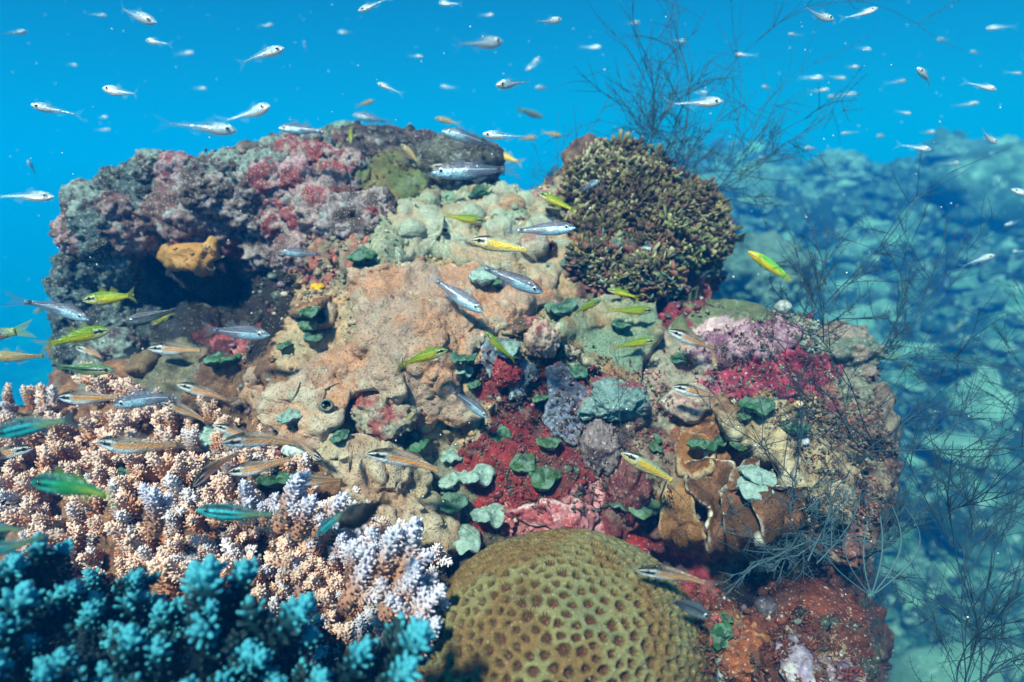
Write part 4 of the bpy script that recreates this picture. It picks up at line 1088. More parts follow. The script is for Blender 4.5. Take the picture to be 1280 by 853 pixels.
# ------------------------------------------------------------------ crumbs, nodules and tufts crusting all the rock
def clutter():
    V = np.empty(len(rock_me.vertices) * 3, np.float32); rock_me.vertices.foreach_get('co', V); V = V.reshape(-1, 3).astype(float)
    N = np.empty(len(rock_me.vertices) * 3, np.float32); rock_me.vertices.foreach_get('normal', N); N = N.reshape(-1, 3).astype(float)
    Cc = np.empty(len(rock_me.vertices) * 4, np.float32); rock_me.color_attributes['Col'].data.foreach_get('color', Cc); Cc = Cc.reshape(-1, 4)[:, :3].astype(float)
    rr = np.random.RandomState(9)
    px, py, d = proj(V)
    ok = (d > 0) & (px > 280) & (px < 1290) & (py > 140) & (py < 900) & ((N * V).sum(1) < 0.02) & (V[:, 1] < 1.5)
    idx = np.where(ok)[0]; idx = rr.choice(idx, 26000, replace=False)
    iv, jf = ico(1)
    dens = fbm(V[idx] * 12, 3, 90)
    parts = []
    pal = [srgb(c) for c in ('#b8a89a', '#8c8c80', '#6a2a30', '#a85a60', '#4c5a50', '#c8b4a8', '#5a4a44', '#7c9088', '#3a2a2c', '#8a6a80')]
    for i, dn in zip(idx, dens):
        if rr.rand() > 0.35 + dn: continue
        s = 0.0022 * rr.lognormal(0, 0.6)
        s = min(s, 0.0065)
        c = Cc[i] * rr.uniform(0.5, 1.6) if rr.rand() < 0.72 else pal[rr.randint(len(pal))] * rr.uniform(0.7, 1.1)
        v = iv * rr.uniform(0.6, 1.35, size=(len(iv), 1)) * s * np.array([rr.uniform(.7, 1.5), rr.uniform(.7, 1.5), rr.uniform(.6, 1.2)])
        parts.append((v + V[i] + N[i] * s * 0.4, jf, np.clip(c, 0, 1)))
    v, f, c = merge(parts)
    o = new_obj('encrusting_growth', mesh('encrusting_growth', v, f, c), m_crust)
    tag(o, 'crumbly nodules and turf crusting the rock', 'growth', kind='stuff')
clutter()

# ------------------------------------------------------------------ coral rocks on the far slope
m_far = reef_mat('far_rock', None, vary=(0.6, 1.4), vscale=5, speck=(0.6, 0.75, 0.7), speck_amt=0.5, speck_scale=14, speck_lo=0.58, dark_amt=0.8, blotch=tuple(srgb('#7fa898')), blotch_scale=3, blotch_lo=0.5, blotch_w=0.15, bump=1.0, bump_scale=10, bump_dist=0.06, rough=0.8)
FAR = [knob_mesh('coral_rock', 200 + i, a, b, n=5, squash=(1, 0.9, s), rough=r, crusty=True) for i, (a, b, s, r) in enumerate(
    [('#2a4444', '#6a8a80', .7, 1.5), ('#5c8078', '#8cb0a4', .5, 1.2), ('#203c3a', '#3c645c', .8, 1.7), ('#3c5c58', '#a0c0b4', .6, 1.9), ('#1c3034', '#48686a', .45, 1.6)])]
FLAB = ['mottled teal and grey coral rock on the far slope', 'pale mint coral mound on the far slope', 'near-black coral rock on the far slope', 'blotched dark and pale coral rock on the far slope', 'flat dark coral ledge on the far slope']
def far_rock(x, y, r, k, label=None, dz=0.0, group=True):
    o = bpy.data.objects.new('coral_rock', FAR[k]); COL.objects.link(o)
    if not FAR[k].materials: FAR[k].materials.append(m_far)
    z = float(terrain_z(np.array([x]), np.array([y]))[0])
    o.location = (x, y, z + dz + r * 0.12); o.scale = (r, r, r * rnd.uniform(.8, 1.2)); o.rotation_euler = (rnd.uniform(-.2, .2), rnd.uniform(-.2, .2), rnd.uniform(0, 6.28))
    tag(o, label or FLAB[k], 'coral rock', 'coral rocks on the far slope %s' % ['mottled', 'mint', 'black', 'blotched', 'flat'][k] if group else None)
rr_ = np.random.RandomState(31)
nfar = 0
while nfar < 150:
    px = rr_.uniform(640, 1380); d = rr_.uniform(2.4, 11)
    py = 300
    q = P(np.array(px), np.array(300.0), np.array(d))
    if q[0] < 0.75 + 0.05 * q[1]: continue
    if q[0] < 1.5 and q[1] < 2.6: continue
    far_rock(q[0], q[1], rr_.uniform(0.05, 0.20) * (0.5 + d * 0.18), [0, 1, 2, 3, 4, 2, 1, 4][rr_.randint(8)])
    nfar += 1
def free_rock(px, py, rpx, d, k, label):
    r = rpx * d / FPX
    o = bpy.data.objects.new('coral_rock', FAR[k]); COL.objects.link(o)
    if not FAR[k].materials: FAR[k].materials.append(m_far)
    o.location = P(np.array(float(px)), np.array(float(py)), np.array(d)); o.scale = (r, r, r * 1.5)
    if k != 1:                                   # tall pinnacles that stand on the slope
        o.scale = (r * 1.7, r * 1.7, r * 3.2); o.location.z -= r * 2.1
    tag(o, label, 'coral rock')
free_rock(683, 245, 34, 3.6, 2, 'dark blue coral rock seen through the gap between the two crests')
free_rock(785, 205, 30, 4.0, 0, 'dim coral rock behind the hydroid bush')
free_rock(1032, 212, 24, 7, 1, 'round pale coral head on top of the far slope')
free_rock(945, 345, 62, 3.2, 1, 'broad hazy coral mound right behind the yellow wrasse')

def rubble():
    rr = np.random.RandomState(41); parts = []
    forms = [knob(300 + i, 3, 1.8, True) for i in range(8)]
    pal = [srgb(c) for c in ('#7c9c8c', '#3c5c54', '#1c3634', '#4c7064', '#24443e', '#8cae9c', '#162a2a', '#24403c')]
    k = 0
    while k < 5000:
        px = rr.uniform(640, 1400); d = 1.6 + 11 * rr.rand() ** 1.6
        q = P(np.array(px), np.array(300.0), np.array(d))
        if q[0] < .55 + .05 * q[1]: continue
        k += 1
        x, y = q[0], q[1]; z = float(terrain_z(np.array([x]), np.array([y]))[0])
        v, f = forms[rr.randint(8)]; r = rr.lognormal(-0.45, .8) * .022 * (0.6 + d * .22)
        parts.append((v * r * np.array([rr.uniform(.5, 2.4), rr.uniform(.6, 1.4), rr.uniform(.3, 1.5)]) + np.array([x, y, z + r * .3]), f, pal[rr.randint(len(pal))] * rr.uniform(.7, 1.2)))
    v, f, c = merge(parts)
    tag(new_obj('reef_rubble', mesh('reef_rubble', v, f, np.clip(c, 0, 1)), m_far), 'broken coral rubble strewn over the far slope', 'rubble', kind='stuff')
rubble()

# ------------------------------------------------------------------ wiry hydroid bushes
m_wire = bpy.data.materials.new('hydroid'); t_, b_ = nodes(m_wire)
b_.inputs['Base Color'].default_value = (*srgb('#1e3a48'), 1); b_.inputs['Roughness'].default_value = 0.7
m_wire2 = bpy.data.materials.new('hydroid_frosted'); t_, b_ = nodes(m_wire2)
b_.inputs['Base Color'].default_value = (*srgb('#44606c'), 1); b_.inputs['Roughness'].default_value = 0.7
def wires(paths):
    parts = []
    for pts, r0, r1 in paths:
        pts = np.asarray(pts); n = len(pts)
        tg = np.gradient(pts, axis=0); tg /= np.linalg.norm(tg, axis=1, keepdims=True) + 1e-9
        a = np.cross(tg, [0.12, 0.95, 0.2]); a /= np.linalg.norm(a, axis=1, keepdims=True) + 1e-9; b = np.cross(tg, a)
        r = np.linspace(r0, r1, n)[:, None]
        V = np.stack([pts + r * (math.cos(t) * a + math.sin(t) * b) for t in (0, 2.094, 4.189)], 1).reshape(-1, 3)
        i = np.arange(n - 1)[:, None] * 3; j = np.arange(3)[None]
        q = (i + j).ravel(); q2 = (i + (j + 1) % 3).ravel()
        parts.append((V, np.stack([q, q2, q2 + 3, q + 3], 1), np.ones(3)))
    return merge(parts)[:2]
def bush(label, root, targets, seed, r=0.0008, sub=5, pinn=True, mat=None, spread=0.55, wob=0.10, depth=2):
    """root: world point; targets: world points the main stems reach for"""
    rr = np.random.RandomState(seed); paths = []
    def grow(p, d, L, r, lv):
        n = max(5, int(L / 0.012))
        pts = [p.copy()]; dd = d / np.linalg.norm(d); cur = rr.normal(size=3) * 0.05
        for i in range(n):
            cur = cur * 0.85 + rr.normal(size=3) * wob
            dd = dd + cur * 0.35; dd /= np.linalg.norm(dd)
            pts.append(pts[-1] + dd * L / n)
        pts = np.array(pts); paths.append((pts, r, r * 0.45))
        if lv > 0:
            for k in range(sub + rr.randint(-1, 2)):
                i = rr.randint(int(n * 0.15), n)
                nd = (pts[i] - pts[i - 1]); nd /= np.linalg.norm(nd)
                nd = nd + rr.normal(size=3) * spread * np.array([1, .5, 1])
                grow(pts[i], nd, L * rr.uniform(.3, .6), r * 0.7, lv - 1)
        elif pinn and rr.rand() < 0.6:
            for i in range(2, n, 1):
                nd = pts[i] - pts[i - 1]; nd /= np.linalg.norm(nd)
                s = np.cross(nd, [0, 1, 0]); s /= np.linalg.norm(s) + 1e-9
                for sg in (-1, 1):
                    e = pts[i] + (nd * 0.5 + s * sg) * 0.005 * rr.uniform(.6, 1.2)
                    paths.append((np.array([pts[i], e]), r * 0.4, r * 0.3))
    for t in targets:
        d = np.array(t) - root; L = np.linalg.norm(d)
        grow(root + rr.normal(size=3) * 0.008, d, L, r * rr.uniform(1.0, 1.5), depth)
    V, F = wires(paths)
    o = new_obj('hydroid_bush', mesh('hydroid_bush', V, F), mat or m_wire)
    return tag(o, label, 'hydroid', 'wiry hydroid bushes')
def PT(x, y, d): return P(np.array(float(x)), np.array(float(y)), np.array(float(d)))
bush('tall dark wiry bush rising from the highest leafy clump', PT(812, 215, 1.12), [PT(775, 40, 1.1), PT(790, 70, 1.15), PT(805, 20, 1.2), PT(830, 60, 1.1), PT(760, 90, 1.1), PT(845, 100, 1.2), PT(820, 110, 1.05)], 1, r=0.0009, sub=6)
bush('fan of straight dark stems leaning outward over the leafy clump', PT(835, 235, 1.08), [PT(860, 110, 1.1), PT(885, 130, 1.15), PT(905, 120, 1.2), PT(930, 90, 1.2), PT(875, 160, 1.05), PT(920, 180, 1.1), PT(980, 40, 1.3), PT(850, 130, 1.0), PT(895, 190, 1.05)], 2, r=0.0009, sub=6)
bush('thin wiry bush reaching out level toward the far slope', PT(880, 245, 1.1), [PT(960, 160, 1.2), PT(1020, 150, 1.2), PT(990, 220, 1.15), PT(1040, 70, 1.3), PT(960, 250, 1.1)], 3, r=0.0009, sub=6)
bush('fine wiry sprig in the gap between the two crests', PT(700, 235, 1.1), [PT(690, 130, 1.1), PT(730, 160, 1.1), PT(665, 180, 1.1), PT(640, 215, 1.1), PT(745, 120, 1.15)], 4, r=0.0006, sub=3)
bush('wiry bush standing on the pale shoulder by the white knob coral', PT(1010, 410, .9), [PT(1010, 300, .92), PT(1040, 250, .95), PT(1060, 310, .92), PT(1000, 330, .9), PT(1080, 360, .95), PT(1110, 300, 1.0), PT(985, 370, .85)], 5, r=0.0010, sub=6)
bush('wiry bush sprawling from the ledge over the far slope', PT(1090, 450, .92), [PT(1180, 380, .95), PT(1230, 340, 1.0), PT(1150, 320, .95), PT(1260, 440, .95), PT(1200, 500, .9), PT(1130, 400, .9)], 6, r=0.0008, sub=7)
bush('long arching wiry bush crossing the magenta crust', PT(1085, 560, .82), [PT(960, 420, .78), PT(900, 450, .76), PT(1000, 470, .76), PT(1060, 430, .8), PT(960, 560, .72), PT(1200, 480, .85), PT(1250, 560, .85)], 7, r=0.0009, sub=6)
bush('grey feathery hydroid fanned over the brown plates', PT(1005, 690, .66), [PT(900, 640, .64), PT(930, 600, .64), PT(960, 690, .63), PT(985, 610, .64), PT(1040, 600, .66), PT(1080, 620, .68), PT(930, 720, .63), PT(1060, 660, .66)], 8, r=0.0007, sub=6, mat=m_wire2)
bush('wiry bush hanging beside the drop-off under the frayed rubble', PT(1080, 700, .78), [PT(1160, 600, .8), PT(1200, 680, .8), PT(1240, 620, .85), PT(1130, 640, .78), PT(1180, 780, .75), PT(1100, 800, .72), PT(1270, 720, .85)], 9, r=0.0008, sub=7)
bush('near wiry bush rising from the lower corner of the drop-off', PT(1210, 900, .7), [PT(1150, 640, .72), PT(1230, 600, .75), PT(1280, 700, .75), PT(1120, 720, .7), PT(1300, 600, .8), PT(1180, 560, .75), PT(1100, 820, .68)], 10, r=0.0009, sub=7)
bush('wiry bush entering from the outer edge above the sand slope', PT(1330, 520, .95), [PT(1240, 420, .95), PT(1200, 520, .9), PT(1180, 600, .9), PT(1230, 640, .9), PT(1260, 360, 1.0), PT(1150, 450, .9)], 11, r=0.0008, sub=7)
bush('thin pale hydroid strands across the violet sponge and rubble', PT(770, 520, .72), [PT(760, 420, .74), PT(800, 450, .72), PT(730, 480, .72), PT(800, 640, .68), PT(850, 700, .66)], 12, r=0.0004, sub=2, pinn=False)
bush('tangled thread hydroid on the beige folded plate', PT(985, 600, .70), [PT(940, 530, .7), PT(1000, 500, .7), PT(1040, 540, .72), PT(900, 470, .72), PT(1060, 600, .72)], 13, r=0.0006, sub=5)

# whip corals at the foot of the drop-off
def whips():
    rr = np.random.RandomState(3)
    root = empty('whip_coral'); tag(root, 'sheaf of ribbed pale whips curling beside the black cave edge', 'coral')
    for i in range(6):
        a = PT(1084 + i * 2, 742, .74); b = PT(1060 + i * 13, 660 - rr.uniform(0, 30), .76)
        t = np.linspace(0, 1, 30)[:, None]
        pts = a + (b - a) * t + np.array([0.015 * (i - 2.5), 0, 0]) * np.sin(t * 3) 
        V, F = wires([(pts, 0.0011, 0.0009)])
        new_obj('whip', mesh('whip', V, F), m_wire2, root)
whips()

# ------------------------------------------------------------------ worm tubes and sea squirts with dark mouths
m_lip = reef_mat('tube_lip', None, speck_amt=0.3, vscale=200, bump_scale=400, bump_dist=0.001)
def tube_worm(name, label, px, py, rpx, c, asp=0.9):
    h = hit(px, py, EXTRA); d = h[2] - 0.004; r = rpx * d / FPX
    na = 28; prof = [(1.25, -1.0), (1.12, -.2), (1.05, .5), (0.9, .75), (0.72, .6), (0.62, 0.0), (0.55, -1.0), (0.0, -1.05)]
    an = np.arange(na) / na * 2 * np.pi
    V = np.concatenate([np.stack([q * np.cos(an), q * np.sin(an) * asp, np.full(na, z)], 1) for q, z in prof]) * r
    V *= (1 + 0.06 * fbm(V / r * 1.5 + px, 2, 3))[:, None]
    F = np.array([(k * na + i, k * na + (i + 1) % na, (k + 1) * na + (i + 1) % na, (k + 1) * na + i) for k in range(len(prof) - 1) for i in range(na)])
    C = np.concatenate([np.tile(srgb(c) if k < 5 else srgb('#0a0808'), (na, 1)) for k in range(len(prof))])
    o = new_obj(name, mesh(name, V, F, C), m_lip)
    o.location = PT(px, py, d); n = (-ray(np.array(float(px)), np.array(float(py)))); n = n / np.linalg.norm(n) * 1.5 + h[1] * 0.5
    o.rotation_euler = Vector(n).to_track_quat('Z', 'Y').to_euler()
    tag(o, label, 'sea squirt' if name == 'sea_squirt' else 'tube')
tube_worm('sea_squirt', 'black-mouthed pale ringed tube hugging the star coral flank', 547, 757, 10, '#a8ac9c')
tube_worm('sea_squirt', 'round grey-lipped hole in the lower tan sheet', 408, 507, 8, '#6c7468')
tube_worm('sea_squirt', 'little dark hole in the tan coral above the star coral', 554, 693, 5, '#a89078')
tube_worm('sea_squirt', 'dark pore near the silver fish tail on the terrace', 556, 289, 4, '#40403c')
tube_worm('sea_squirt', 'crimson-black hollow at the terrace edge', 690, 308, 6, '#4a1418')
tube_worm('sea_squirt', 'pale pore in the rubble beside the magenta crust', 1061, 577, 5, '#8a8474')

# yellow tuft on the brown shelf, orange chips in the overhang
boulder('orange_sponge', 'small flame orange sponge chip under the far knobs', 181, 309, 11, 8, 0.9, '#b03c10', '#8c2c10', 90, m_tan, 'sponge', 0.6, 4)
boulder('orange_sponge', 'round brick red sponge blob above the flame orange chip', 203, 292, 10, 9, 0.9, '#9a3a34', '#b05a54', 91, m_tan, 'sponge', 0.6, 4)
boulder('yellow_tuft', 'lemon yellow frilly tuft on the brown shelf', 397, 362, 9, 8, 0.85, '#d09010', '#e0b020', 92, m_tan, 'sponge', 2.2, 4)

# ------------------------------------------------------------------ drifting specks
def snow():
    rr = np.random.RandomState(12)
    iv, jf = ico(1); parts = []
    for i in range(900):
        px, py = rr.uniform(-40, 1320), rr.uniform(-30, 860) ** 1.0
        d = rr.uniform(0.5, 3.5)
        h = hit(px, py)
        if h and d > h[2] - 0.02: d = rr.uniform(0.45, max(0.5, h[2] - 0.05))
        if h and rr.rand() < 0.75: continue
        r = rr.uniform(0.0004, 0.0010) * (0.6 + d * 0.7)
        parts.append((iv * r + PT(px, py, d), jf, np.ones(3) * rr.uniform(.5, .9)))
    v, f, c = merge(parts)
    m = bpy.data.materials.new('speck'); t, b = nodes(m); b.inputs['Base Color'].default_value = (.75, .8, .8, 1)
    tag(new_obj('marine_snow', mesh('marine_snow', v, f), m), 'white specks drifting in the water', 'specks', kind='stuff')
snow()

# ------------------------------------------------------------------ fish
def fish_mat(name, metal=0.15, rough=0.32, vary=True):
    m = bpy.data.materials.new(name); t, b = nodes(m)
    at = t.nodes.new('ShaderNodeAttribute'); at.attribute_name = 'Col'
    tc = t.nodes.new('ShaderNodeTexCoord')
    n = noisen(t, tc.outputs['Object'], 26, 4, 0.6)
    mr = t.nodes.new('ShaderNodeMapRange'); t.links.new(n, mr.inputs[0]); mr.inputs[1].default_value = .3; mr.inputs[2].default_value = .7; mr.inputs[3].default_value = .82; mr.inputs[4].default_value = 1.2
    vm = t.nodes.new('ShaderNodeVectorMath'); vm.operation = 'SCALE'; t.links.new(at.outputs['Color'], vm.inputs[0]); t.links.new(mr.outputs[0], vm.inputs['Scale'])
    t.links.new(vm.outputs[0], b.inputs['Base Color']); t.links.new(at.outputs['Alpha'], b.inputs['Alpha'])
    b.inputs['Metallic'].default_value = metal; b.inputs['Roughness'].default_value = rough
    vo = t.nodes.new('ShaderNodeTexVoronoi'); vo.inputs['Scale'].default_value = 45; t.links.new(tc.outputs['Object'], vo.inputs['Vector'])
    bp = t.nodes.new('ShaderNodeBump'); bp.inputs['Strength'].default_value = 0.5; bp.inputs['Distance'].default_value = 0.002
    t.links.new(vo.outputs[0], bp.inputs['Height']); t.links.new(bp.outputs[0], b.inputs['Normal'])
    return m
m_fish = fish_mat('fish_skin'); m_silver = fish_mat('fish_silver', 0.35, 0.25)
m_fin = bpy.data.materials.new('fish_fin'); t_, b_ = nodes(m_fin)
at_ = t_.nodes.new('ShaderNodeAttribute'); at_.attribute_name = 'Col'; t_.links.new(at_.outputs['Color'], b_.inputs['Base Color']); t_.links.new(at_.outputs['Alpha'], b_.inputs['Alpha']); b_.inputs['Roughness'].default_value = 0.4
m_iris = bpy.data.materials.new('fish_iris'); t_, b_ = nodes(m_iris); b_.inputs['Base Color'].default_value = (.75, .8, .78, 1); b_.inputs['Metallic'].default_value = .3; b_.inputs['Roughness'].default_value = .2
m_dark = bpy.data.materials.new('fish_dark_iris'); t_, b_ = nodes(m_dark); b_.inputs['Base Color'].default_value = (.03, .03, .035, 1); b_.inputs['Roughness'].default_value = .15
m_pupil = bpy.data.materials.new('fish_pupil'); t_, b_ = nodes(m_pupil); b_.inputs['Base Color'].default_value = (.003, .003, .004, 1); b_.inputs['Roughness'].default_value = .1

PROFILE = {  # u from snout to tail root: top, bottom, half width
 'cardinal': ([0, .04, .12, .25, .38, .55, .75, .92, 1], [.005, .05, .095, .13, .138, .118, .075, .045, .05], [.01, .04, .075, .105, .115, .10, .065, .042, .05], .48),
 'bait': ([0, .04, .12, .25, .38, .55, .75, .92, 1], [.005, .05, .09, .11, .105, .08, .05, .028, .034], [.01, .045, .085, .11, .10, .065, .042, .026, .034], .5),
 'damsel': ([0, .05, .15, .3, .45, .65, .82, .93, 1], [.01, .10, .20, .29, .31, .25, .13, .07, .08], [.01, .09, .19, .27, .29, .23, .12, .065, .08], .36),
 'wrasse': ([0, .05, .15, .3, .5, .7, .85, .95, 1], [.005, .045, .085, .12, .135, .12, .09, .075, .08], [.005, .04, .085, .115, .125, .11, .08, .07, .075], .5)}
def profile(kind, u):
    x, a, b, w = PROFILE[kind]
    f = lambda y: np.interp(u, x, y)
    du = 0.02
    g = lambda y: (np.interp(u - du, x, y) + np.interp(u, x, y) * 2 + np.interp(u + du, x, y)) / 4
    return g(a), g(b), w
def bump1(v, c, w): return np.exp(-((v - c) / w) ** 4)
def paint(kind, u, v, y):
    n = len(u); C = np.zeros((n, 4))
    def lay(col, k, a=None):
        k = np.clip(k, 0, 1)[:, None]
        c = srgb(col); C[:, :3] = C[:, :3] * (1 - k) + c * k
        if a is not None: C[:, 3:] = C[:, 3:] * (1 - k) + a * k
    if kind == 'striped':
        lay('#a08880', np.ones(n), .72)
        lay('#8a7a70', smooth(.25, .7, v)); lay('#d8dce4', smooth(-.05, -.35, v) * (1 - smooth(.45, .7, u)), 1)
        lay('#c09a80', smooth(.5, .8, u) * .5, .55)
        lay('#6a4a30', bump1(v, .62, .09) * smooth(.1, .2, u) * .7); lay('#d8a870', bump1(v, .40, .07) * smooth(.1, .2, u) * .6)
        lay('#e89008', bump1(v, .03, .13) * smooth(.22, .34, u), 1); lay('#e8c0a0', bump1(v, -.22, .08) * smooth(.2, .3, u) * .5)
        lay('#e8ecf0', bump1(v, .12, .50) * (1 - smooth(.24, .36, u)), 1); lay('#060606', bump1(v, .14, .27) * (1 - smooth(.24, .32, u)), 1); lay('#0c0a0a', bump1(v, .85, .22) * (1 - smooth(.30, .5, u)), 1)
    elif kind == 'golden':
        lay('#b8ac84', np.ones(n), .9); lay('#d8a818', bump1(v, -.15, .22), 1); lay('#d8b838', bump1(v, .38, .12), 1); lay('#e0c878', bump1(v, -.62, .1)); lay('#8c9480', smooth(.6, .9, v))
        lay('#e8b020', bump1(v, .05, .14) * smooth(.3, .4, u), 1)
        lay('#f0f0e8', bump1(v, .25, .42) * (1 - smooth(.24, .34, u)), 1); lay('#080808', bump1(v, .22, .27) * (1 - smooth(.22, .3, u)), 1); lay('#182430', bump1(v, .85, .16) * (1 - smooth(.28, .45, u)), 1)
    elif kind == 'yellow':
        lay('#8c9c10', np.ones(n), .95); lay('#a8a410', smooth(.1, -.4, v), 1); lay('#d0b010', bump1(v, -.1, .15) * smooth(.2, .4, u)); lay('#5c7c14', smooth(.35, .8, v))
        lay('#c8b878', smooth(-.2, -.6, v) * (1 - smooth(.3, .5, u))); lay('#f0f0e0', bump1(v, .12, .38) * (1 - smooth(.2, .3, u)), 1); lay('#060606', bump1(v, .14, .26) * (1 - smooth(.24, .3, u)), 1)
    elif kind == 'olive':
        lay('#5a7a50', np.ones(n), .95); lay('#101810', bump1(v, .45, .08)); lay('#101010', bump1(v, .08, .12), 1); lay('#c8b060', smooth(-.2, -.5, v) * (1 - smooth(.4, .6, u)), 1); lay('#e8ece0', bump1(v, .12, .32) * (1 - smooth(.3, .5, u)), 1); lay('#060606', bump1(v, .12, .18), 1)
    elif kind == 'silver':
        lay('#80849c', np.ones(n), .62); lay('#6a6c7c', smooth(.4, .9, v)); lay('#b8d8e8', smooth(.35, .1, v) * (1 - smooth(.42, .56, u)), 1); lay('#c8e0ec', bump1(v, .22, .07) * smooth(.1, .2, u), 1)
        lay('#9ab8c8', smooth(-.3, -.7, v) * (1 - smooth(.5, .7, u)), 1); lay('#0c0c14', np.exp(-((u - .93) / .030) ** 2 - ((v - .1) / .7) ** 2), 1); lay('#c8a890', bump1(v, -.05, .05) * smooth(.5, .6, u) * .5)
    elif kind == 'grey':
        lay('#5c6068', np.ones(n), .9); lay('#2c2e38', bump1(v, .3, .12)); lay('#7c8890', smooth(.1, -.3, v) * (1 - smooth(.5, .7, u))); lay('#1c1c22', bump1(v, -.2, .06) * smooth(.3, .5, u))
        lay('#0c0c10', np.exp(-((u - .95) / .025) ** 2 - ((v - .1) / .6) ** 2), 1)
    elif kind == 'teal':
        lay('#1a7a78', np.ones(n), .95); lay('#0a2c40', bump1(v, .75, .2), 1); lay('#28b8c8', bump1(v, .35, .14), 1); lay('#041018', bump1(v, .08, .16) * (1 - smooth(.45, .7, u)), 1); lay('#30c0c8', bump1(v, -.28, .2), 1); lay('#0c4450', bump1(v, -.62, .1), 1)
        lay('#8c9438', bump1(v, .05, .3) * smooth(.45, .75, u), 1); lay('#6c8888', smooth(.5, .8, u) * (1 - bump1(v, .05, .35)) * .8, .4)
    elif kind == 'green':
        lay('#2c8444', np.ones(n), .97); lay('#1c6444', smooth(.4, .8, v)); lay('#0c4048', bump1(v, .7, .2) * (1 - smooth(.3, .5, u)), 1); lay('#24a890', bump1(v, .32, .14) * (1 - smooth(.3, .5, u)), 1)
        lay('#040c14', bump1(v, .08, .18) * (1 - smooth(.22, .34, u)), 1); lay('#38b0a0', smooth(0, -.4, v) * (1 - smooth(.3, .45, u)), 1); lay('#98a020', bump1(v, -.05, .5) * smooth(.5, .9, u), 1)
    elif kind == 'bait':
        lay('#7cacc4', np.ones(n), .26); k = 1 - smooth(.30, .62, u + .15 * v)
        lay('#d4dee6', k, .92); lay('#d8b0a4', k * bump1(v, -.55, .25) * .6, 1); lay('#90b0c0', k * smooth(.4, .8, v), .9); lay('#e0f0f8', bump1(v, .15, .16) * smooth(.3, .45, u), .9); lay('#c8dce4', np.exp(-((u - .2) / .03) ** 2) * .5)
    elif kind == 'black':
        lay('#06070a', np.ones(n), 1); lay('#10161e', smooth(.4, .9, v))
    elif kind == 'wrasse':
        lay('#c8c010', np.ones(n), 1); lay('#50a028', smooth(.1, .5, v) * smooth(.1, .4, u)); lay('#e09018', bump1(v, .05, .25) * (1 - smooth(.15, .5, u))); lay('#d8b808', smooth(-.1, -.5, v)); lay('#78b020', smooth(.8, 1, u))
    elif kind == 'anthias':
        lay('#6a7c78', np.ones(n), .95); lay('#8c7068', smooth(0, -.5, v)); lay('#8c9c60', smooth(.8, 1, u))
    elif kind == 'tan':
        lay('#b09a6c', np.ones(n), .75); lay('#c0b090', smooth(0, -.4, v)); lay('#c09030', bump1(v, 0, .2), .95); lay('#e8e0d0', bump1(v, .15, .4) * (1 - smooth(.25, .35, u)), 1); lay('#0c0c0c', bump1(v, .15, .2) * (1 - smooth(.2, .3, u)), 1)
    if kind not in ('black', 'bait'):
        lay('#3c342c', np.exp(-((u - .27 - .03 * np.cos(v * 1.6)) / .008) ** 2) * .55)      # edge of the gill cover
    return C
KIND = {'striped': ('cardinal', .070, m_fish), 'golden': ('cardinal', .066, m_fish), 'yellow': ('cardinal', .056, m_fish), 'olive': ('cardinal', .05, m_fish), 'silver': ('cardinal', .072, m_silver), 'grey': ('cardinal', .06, m_fish),
        'teal': ('cardinal', .05, m_fish), 'green': ('cardinal', .055, m_fish), 'bait': ('bait', .045, m_silver), 'black': ('damsel', .04, m_fish), 'wrasse': ('wrasse', .07, m_fish), 'anthias': ('wrasse', .07, m_fish), 'tan': ('cardinal', .045, m_fish)}
FINC = {'striped': ('#a09088', .28), 'golden': ('#a8a088', .5), 'yellow': ('#9a9c30', .5), 'olive': ('#6a8468', .5), 'silver': ('#7c8898', .4), 'grey': ('#50545c', .5), 'teal': ('#6c9090', .35), 'green': ('#7c9848', .5),
        'bait': ('#b8d8e8', .12), 'black': ('#06070a', 1.0), 'wrasse': ('#a0b020', .8), 'anthias': ('#88a060', .8), 'tan': ('#b0a070', .4)}
_fm = {}
def fin_sheet(pts_in, pts_out, col, a, n=9, ray_dark=0.25):
    """a fin membrane between an inner and an outer edge, with fin rays"""
    m = 5; V = []; C = []
    for i in range(n):
        u = i / (n - 1)
        p = np.array([np.interp(u, np.linspace(0, 1, len(pts_in)), [q[k] for q in pts_in]) for k in range(3)])
        q = np.array([np.interp(u, np.linspace(0, 1, len(pts_out)), [q[k] for q in pts_out]) for k in range(3)])
        for j in range(m):
            t = j / (m - 1)
            V.append(p + (q - p) * t + np.array([0, 0.004 * math.sin(i * 1.3) * t, 0]))
            C.append([*(srgb(col) * (1 if i % 2 else 0.55)), a * (1.25 if i % 2 == 0 else .8) * (1 - .45 * t)])
    F = np.array([(i * m + j, (i + 1) * m + j, (i + 1) * m + j + 1, i * m + j + 1) for i in range(n - 1) for j in range(m - 1)])
    return np.array(V), F, np.array(C)
